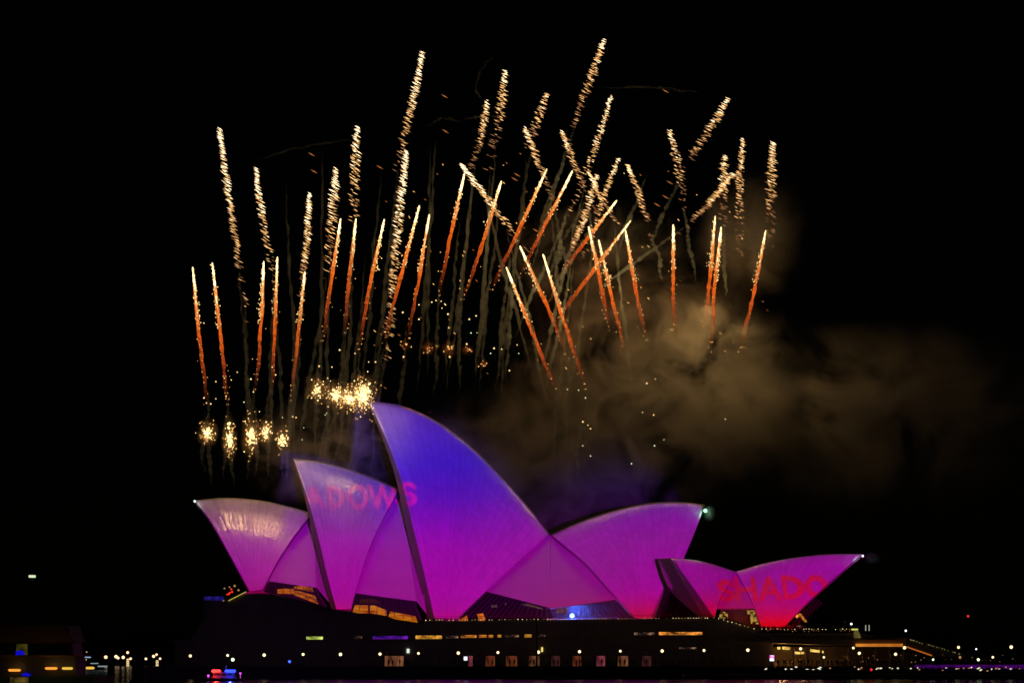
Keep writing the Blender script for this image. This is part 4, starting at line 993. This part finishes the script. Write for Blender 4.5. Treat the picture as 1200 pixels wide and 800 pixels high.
streaks = [(257,152,283,325,1),(300,197,320,318,1),(363,226,354,338,1),(394,197,385,300,1),(419,148,415,248,1),(495,62,468,182,1),(476,176,455,400,1),(571,118,553,196,.8),(592,82,577,176,.8),(641,110,618,170,.8),
           (615,150,646,228,.8),(658,153,688,228,.8),(708,47,672,150,.7),(716,113,678,225,.9),(725,186,690,285,.8),(540,193,602,275,.9),(735,192,762,272,.7),(785,153,800,235,.8),(853,115,806,190,.8),(860,203,808,262,.8),
           (850,182,847,252,.7),(871,162,867,275,.8),(906,166,902,268,.8),(690,203,724,262,.7),(687,255,668,300,.5),(700,205,668,300,.55)]
order = sorted(streaks, key=lambda s: s[0])
random.seed(77)
for i, (x0, y0, x1, y1, br) in enumerate(streaks):
    Y = 450 + random.uniform(-10, 10); u = K * Y
    root = empty('spark_trail', P(x0, y0, Y), 'trail of short gold spark dashes, %s from left among the dashed trails' % ORD[order.index((x0, y0, x1, y1, br))], 'firework', 'dashed gold spark trails')
    L = math.hypot(x1 - x0, y1 - y0); N = int(L * 1.75)
    A_, B_, C_ = MB(), MB(), MB(); bow = random.uniform(-2.2, 2.2); wscale = random.uniform(.7, 1.45); gap = [random.random() for _ in range(40)]; lscale = random.uniform(.75, 1.2)
    ang = R(27 if x0 < 560 else 24)
    tilt = ang
    for k in range(N):
        f = (k + random.random()) / N * 1.3
        if random.random() < max(0, (f - .45) * 1.15) or gap[min(39, int(f * 30))] * (.2 + f) > .9: continue
        wd = (1.0 + 2.6 * min(1, f * 3)) * wscale
        x = x0 + (x1 - x0) * f + bow * math.sin(f * 3.1) + random.uniform(-1, 1) * wd; y = y0 + (y1 - y0) * f + random.uniform(-1.5, 1.5)
        ln = random.uniform(1.7, 4.2) * lscale; a_ = tilt + random.gauss(0, .05)
        d = Vector((math.cos(a_) * ln * u, random.gauss(0, .15), -math.sin(a_) * ln * u))
        r_ = u * random.uniform(.2, .44)
        q = f * .95 + random.gauss(0, .22) + (.25 if br < .85 else 0)
        (A_ if q < .3 else (B_ if q < .85 else C_)).dash(P(x, y, Y), d, r_)
    for mb_, mt in ((A_, M['dashw']), (B_, M['dash']), (C_, M['dashd'])):
        if mb_.v: tag(mb_.build('spark', mt, root, fix=False), kind='stuff')

M['hot'] = glow('hot_spark', (1.0, .72, .30), 2.4)
M['glow_smoke'] = smoke_mat('glow_smoke', .07, .3, (.2, .6), (.9, .74, .5), .95)
# mine bursts low over the small sails
mines = [(243,507,6,8,70,'round'),(269,514,4.5,14,80,'tall'),(294,510,5.5,13,75,'loose tall'),(312,506,5,9,50,'small'),(331,516,4.5,9,45,'sparse'),(371,456,7,9,38,'scattered'),(394,463,8,9,80,'medium'),(409,467,7,8,80,'close'),(425,463,9.5,13,240,'largest and brightest')]
random.seed(13)
for i, (x, y, sx, sy, n, how) in enumerate(mines):
    Y = 415.5 if i < 5 else 414; u = K * Y
    place = ['at the left end of the low row', 'second in the low row', 'in the middle of the low row', 'fourth in the low row', 'at the right end of the low row', 'over the middle sail', 'between the middle and tall sails', 'just left of the brightest burst', 'at the tip of the tall sail'][i]
    root = empty('mine_burst', P(x, y, Y), '%s burst of golden sparks %s' % (how, place), 'firework', 'golden mine bursts')
    A_, B_, G_ = MB(), MB(), MB()
    for k in range(n):
        gx_, gy_ = random.gauss(0, .8), random.gauss(0, .8)
        c = P(x + gx_ * sx, y + gy_ * sy, Y + random.gauss(0, 1.5)); far_ = math.hypot(gx_, gy_)
        (A_ if far_ < .75 or random.random() < .25 else (G_ if random.random() < .8 else B_)).octa(c, u * random.uniform(.5, 1.0))
    for k in range(n // 2):
        A_.octa(P(x + random.gauss(0, sx * .4), y + random.gauss(0, sy * .4), Y + random.gauss(0, .8)), u * random.uniform(.5, 1.5))
    for mb_, mt in ((A_, M['hot']), (G_, M['spark']), (B_, M['spark2'])):
        if mb_.v: tag(mb_.build('spark', mt, root, fix=False), kind='stuff')
    mb_ = MB(); mb_.sphere((0, 0, 0), 1.0, 16, 10); o = mb_.build('smoke', M['glow_smoke'], root); o.location = (0, 0, 0); o.scale = (sx * 2.6 * u, sx * 2.4 * u, sy * 2.6 * u); tag(o, kind='stuff')
    child_lamp('burst_light', root, P(x, y, Y - 2), [1100, 1100, 1050, 900, 850, 450, 650, 400, 850][i], (1.0, .56, .20), .8)

# loose sparks
random.seed(99)
A_, B_, C_, D_ = MB(), MB(), MB(), MB()
for x, y in [(253,447),(278,436),(263,443),(271,445),(239,466),(253,467),(242,472),(247,473),(265,464),(294,444),(297,459),(319,430),(323,439),(347,377),(374,429),(389,430),(384,443),(378,450),(432,424),(440,424),(398,410),(416,414),(472,366),(491,357),(491,374),(506,354),(511,352),(517,353),(521,356),(518,361),(525,368),(526,384),
             (522,357),(550,374),(558,370),(579,408),(588,409),(606,404),(547,403),(501,413),(525,406),(597,434),(527,418),(473,418),(758,449),(768,444),(753,483),(766,486),(683,494),(689,498),(692,452+50),(293,484),(291,490),(288,496),(343,488),(347,489),(304,482)]:
    A_.octa(P(x, y, 425), K * 425 * random.uniform(.7, 1.3))
for x, y in [(552,346+44),(559,390),(608,414),(665,456),(678,457),(686,466),(683,522),(692,534),(767,522),(778,515),(740,543),(850,491),(575,414),(286,471),(331,489),(356,501),(354,515),(383,484),(381,486)]:
    B_.octa(P(x, y, 424), K * 424 * random.uniform(.5, .9))
for k in range(90):
    x = random.uniform(430, 900); y = random.uniform(180, 440)
    d = R(36 + random.gauss(0, 8)); ln = random.uniform(1, 2.6); u = K * 430
    (C_ if random.random() < .35 else D_).dash(P(x, y, 430), Vector((math.cos(d) * ln * u, 0, -math.sin(d) * ln * u)), u * random.uniform(.3, .5))
for x, y in [(365,181),(368,201),(521,113),(445,196),(522,154),(780,107),(785,214),(770,240),(780,231),(628,270),(606,205),(603,210)]:
    u = K * 430; D_.dash(P(x, y, 430), Vector((4.2 * u, 0, -2.4 * u)), u * .6)
for mb_, mt in ((A_, M['sparkw']), (B_, glow('pale_green_spark', srgb(235, 250, 190), 1.6)), (C_, M['spark']), (D_, M['spark3'])):
    tag(mb_.build('loose_sparks', mt, fix=False), 'loose sparks drifting between the comets', 'sparks', 'loose sparks', 'stuff')
# dying red bursts beyond the tall sail
for i, (x, y, rx, e) in enumerate([(475, 404, 7, 50), (502, 407, 9, 120), (526, 409, 9, 150), (548, 410, 7, 80), (567, 426, 6, 60)]):
    Y = 440; u = K * Y
    root = empty('dying_burst', P(x, y, Y), 'dim red glowing burst with a few sparks, %s from left beyond the tall sail tip' % ORD[i], 'firework', 'dying red bursts')
    A_ = MB()
    for k in range(7): A_.octa(P(x + random.gauss(0, rx * .5), y + random.gauss(0, rx * .4), Y + random.gauss(0, 1)), u * random.uniform(.5, 1.0))
    tag(A_.build('spark', M['spark'], root, fix=False), kind='stuff')
    mb_ = MB(); mb_.sphere((0, 0, 0), 1.0, 16, 10); o = mb_.build('smoke', M['glow_smoke'], root); o.location = (0, 0, 0); o.scale = (rx * 1.5 * u, rx * u, rx * 1.4 * u); tag(o, kind='stuff')
    child_lamp('burst_light', root, P(x, y, Y), e, (1, .22, .05), .5)

# beacons on the sail tips
def tip_lamp(x, y, Y, r, mat, label, power=0, col=(1, 1, 1)):
    root = empty('tip_beacon', P(x, y + 1, Y), label, 'beacon')
    mbb = MB(); mbb.sphere(P(x, y, Y), r, 10, 7); mbb.build('bulb', mat, root, True)
    mbb = MB(); mbb.tube([P(x, y + 3.2, Y), P(x, y + .5, Y)], .08, 6); mbb.build('bracket', M['steel'], root)
    if power: child_lamp('beacon_light', root, P(x, y, Y - .6), power, col, .3)
tip_lamp(228.3, 587, 419, .3, M['white'], 'small white beacon on the tip of the left sail', 60)
tip_lamp(1011, 651, 395, .28, M['white'], 'small white beacon on the tip of the right small sail', 90, (.5, .85, 1))
tip_lamp(826.5, 598, 418, .5, glow('green_tip', (.45, 1.0, .62), 1.6), 'green glowing beacon on the tip of the right facing sail', 160, (.35, 1, .6))

# ------------------------------------------------------------------ smoke
def puff(px, py, Y, rx, ry, rY, mat, label, rot=0):
    mbb = MB(); mbb.sphere((0, 0, 0), 1.0, 20, 12)
    o = mbb.build('smoke', mat); u = K * Y
    o.location = P(px, py, Y); o.scale = (rx * u, rY, ry * u); o.rotation_euler = (0, rot, 0)
    return tag(o, label, 'smoke', 'smoke clouds', 'stuff')
puff(765, 465, 472, 205, 165, 16, smoke_mat('smoke_main', .30, .075, (.40, .74)), 'large brown smoke cloud above the right facing sail')
puff(1040, 490, 472, 240, 125, 20, smoke_mat('smoke_drift', .22, .05, (.38, .74), seed=31), 'thin brown smoke drifting to the right')
puff(610, 550, 468, 175, 115, 18, smoke_mat('smoke_mid', .12, .075, (.36, .74), seed=57), 'grey violet smoke behind the tall sail')
puff(385, 530, 433, 115, 80, 12, smoke_mat('smoke_low', .17, .13, (.40, .72), seed=83), 'grey smoke rising behind the left sails')
puff(880, 275, 470, 75, 90, 12, smoke_mat('smoke_high', .10, .08, (.36, .72), seed=12), 'olive smoke around the comets at right')
puff(700, 310, 468, 150, 90, 12, smoke_mat('smoke_centre', .05, .10, (.42, .72), seed=44), 'faint smoke between the crossing comets')
puff(870, 490, 470, 85, 85, 12, smoke_mat('smoke_right', .4, .08, (.34, .7), seed=66), 'brown smoke billow at the right of the large cloud')
puff(690, 742, 367, 260, 42, 7, smoke_mat('smoke_thin', .008, .08, (.2, .7), seed=5), 'thin smoke hanging before the podium wall')
puff(831, 601, 418, 9, 12, 2.0, smoke_mat('smoke_green', .25, .5, (.35, .65)), 'small green lit puff at the tip of the right facing sail')
puff(1022, 654, 396, 14, 9, 2.0, smoke_mat('smoke_cyan', .10, .5, (.35, .65)), 'small bluish puff at the tip of the right small sail')

# wiggling smoke ropes left by earlier comets
random.seed(41)
ropes = [(283,325,300,540),(320,318,318,470),(335,200,345,420),(354,338,335,520),(378,150,372,430),(385,300,350,500),(415,248,395,460),(410,395,380,520),(430,290,405,440),(447,190,425,430),(468,182,440,430),(455,400,430,470),(513,140,490,420),(505,160,500,300),
         (540,250,520,430),(553,196,535,420),(577,176,560,400),(586,230,560,420),(600,275,580,400),(618,170,585,420),(646,228,668,330),(560,205,625,300),(688,228,640,330),(672,150,620,320),(678,225,600,400),(700,250,640,360),(762,272,780,330),(800,235,815,330),(806,190,760,290),(808,262,700,340),(847,252,850,350),(760,200,720,300),
         (240,480,251,570),(267,480,274,572),(299,470,300,560),(318,470,312,560),(341,480,335,570),(391,440,370,560),(403,460,395,560),(424,450,410,560),(447,420,420,480),(665,240,650,330)]
for (x0, y0, x1, y1) in comets:
    if x0 < 545: ropes.append((x1 + 1, y1 - 30, x1 - random.uniform(2, 14), min(565, y1 + random.uniform(60, 130))))
    elif x0 < 680: ropes.append((x1 + 1, y1 - 25, x1 - random.uniform(4, 22), y1 + random.uniform(50, 110)))
for (x0, y0, x1, y1, br) in streaks:
    if x0 < 730: ropes.append((x0 + (x1 - x0) * .8 + 2, y0 + (y1 - y0) * .8, x1 + (x1 - x0) * .9 + random.uniform(-14, 4), min(560, y1 + random.uniform(120, 260))))
mb = MB()
for i, (a, b, c) in enumerate([((298, 190), (345, 168), (430, 163)), ((498, 152), (520, 128), (541, 146)), ((540, 143), (565, 130), (600, 140)), ((700, 104), (775, 98), (830, 112)), ((560, 92), (574, 62), (580, 70)), ((570, 120), (545, 105), (575, 66))]):
    pts = []; rr = []
    for k in range(31):
        f = k / 30; x = (1-f)**2*a[0] + 2*f*(1-f)*b[0] + f*f*c[0]; y = (1-f)**2*a[1] + 2*f*(1-f)*b[1] + f*f*c[1]
        pts.append(P(x + wob(i + 300, f * 9, 2), y + wob(i + 320, f * 9, 2), 458)); rr.append(K * 458 * 1.5 * (1 + wob(i + 340, f * 18, .7)) * min(1, .1 + k / 8, .1 + (30 - k) / 8))
    mb.tube(pts, rr, 8)
for i, (x0, y0, x1, y1) in enumerate(ropes):
    if x0 < 440: y1 = max(y1, random.uniform(530, 565))
    elif x0 < 620: y1 = max(y1, random.uniform(440, 475))
    Y = (432 + random.uniform(-4, 6) if x0 < 440 else 460 + random.uniform(-9, 9)); n = 80; pts = []; rr = []
    for k in range(n + 1):
        f = k / n; a = 1 + 6 * f
        pts.append(P(x0 + (x1 - x0) * f + wob(i + 50, f * 3, a * 1.1) + wob(i + 90, f * 15, 1.5) + wob(i + 95, f * 41, 1.2), y0 + (y1 - y0) * f + wob(i + 130, f * 9, 2), Y + wob(i + 10, f * 4, 2)))
        rr.append(K * Y * (1.1 + 2.3 * f) * (1 + wob(i + 170, f * 30, .8)) * min(1, .1 + k / 14, .08 + (n - k) / 30))
    mb.tube(pts, rr, 8)
tag(mb.build('smoke_trails', smoke_mat('smoke_rope', .36, 0, None, (.74, .90, .92)), None, True), 'thin wiggling smoke trails hanging under the comets', 'smoke', 'smoke clouds', 'stuff')
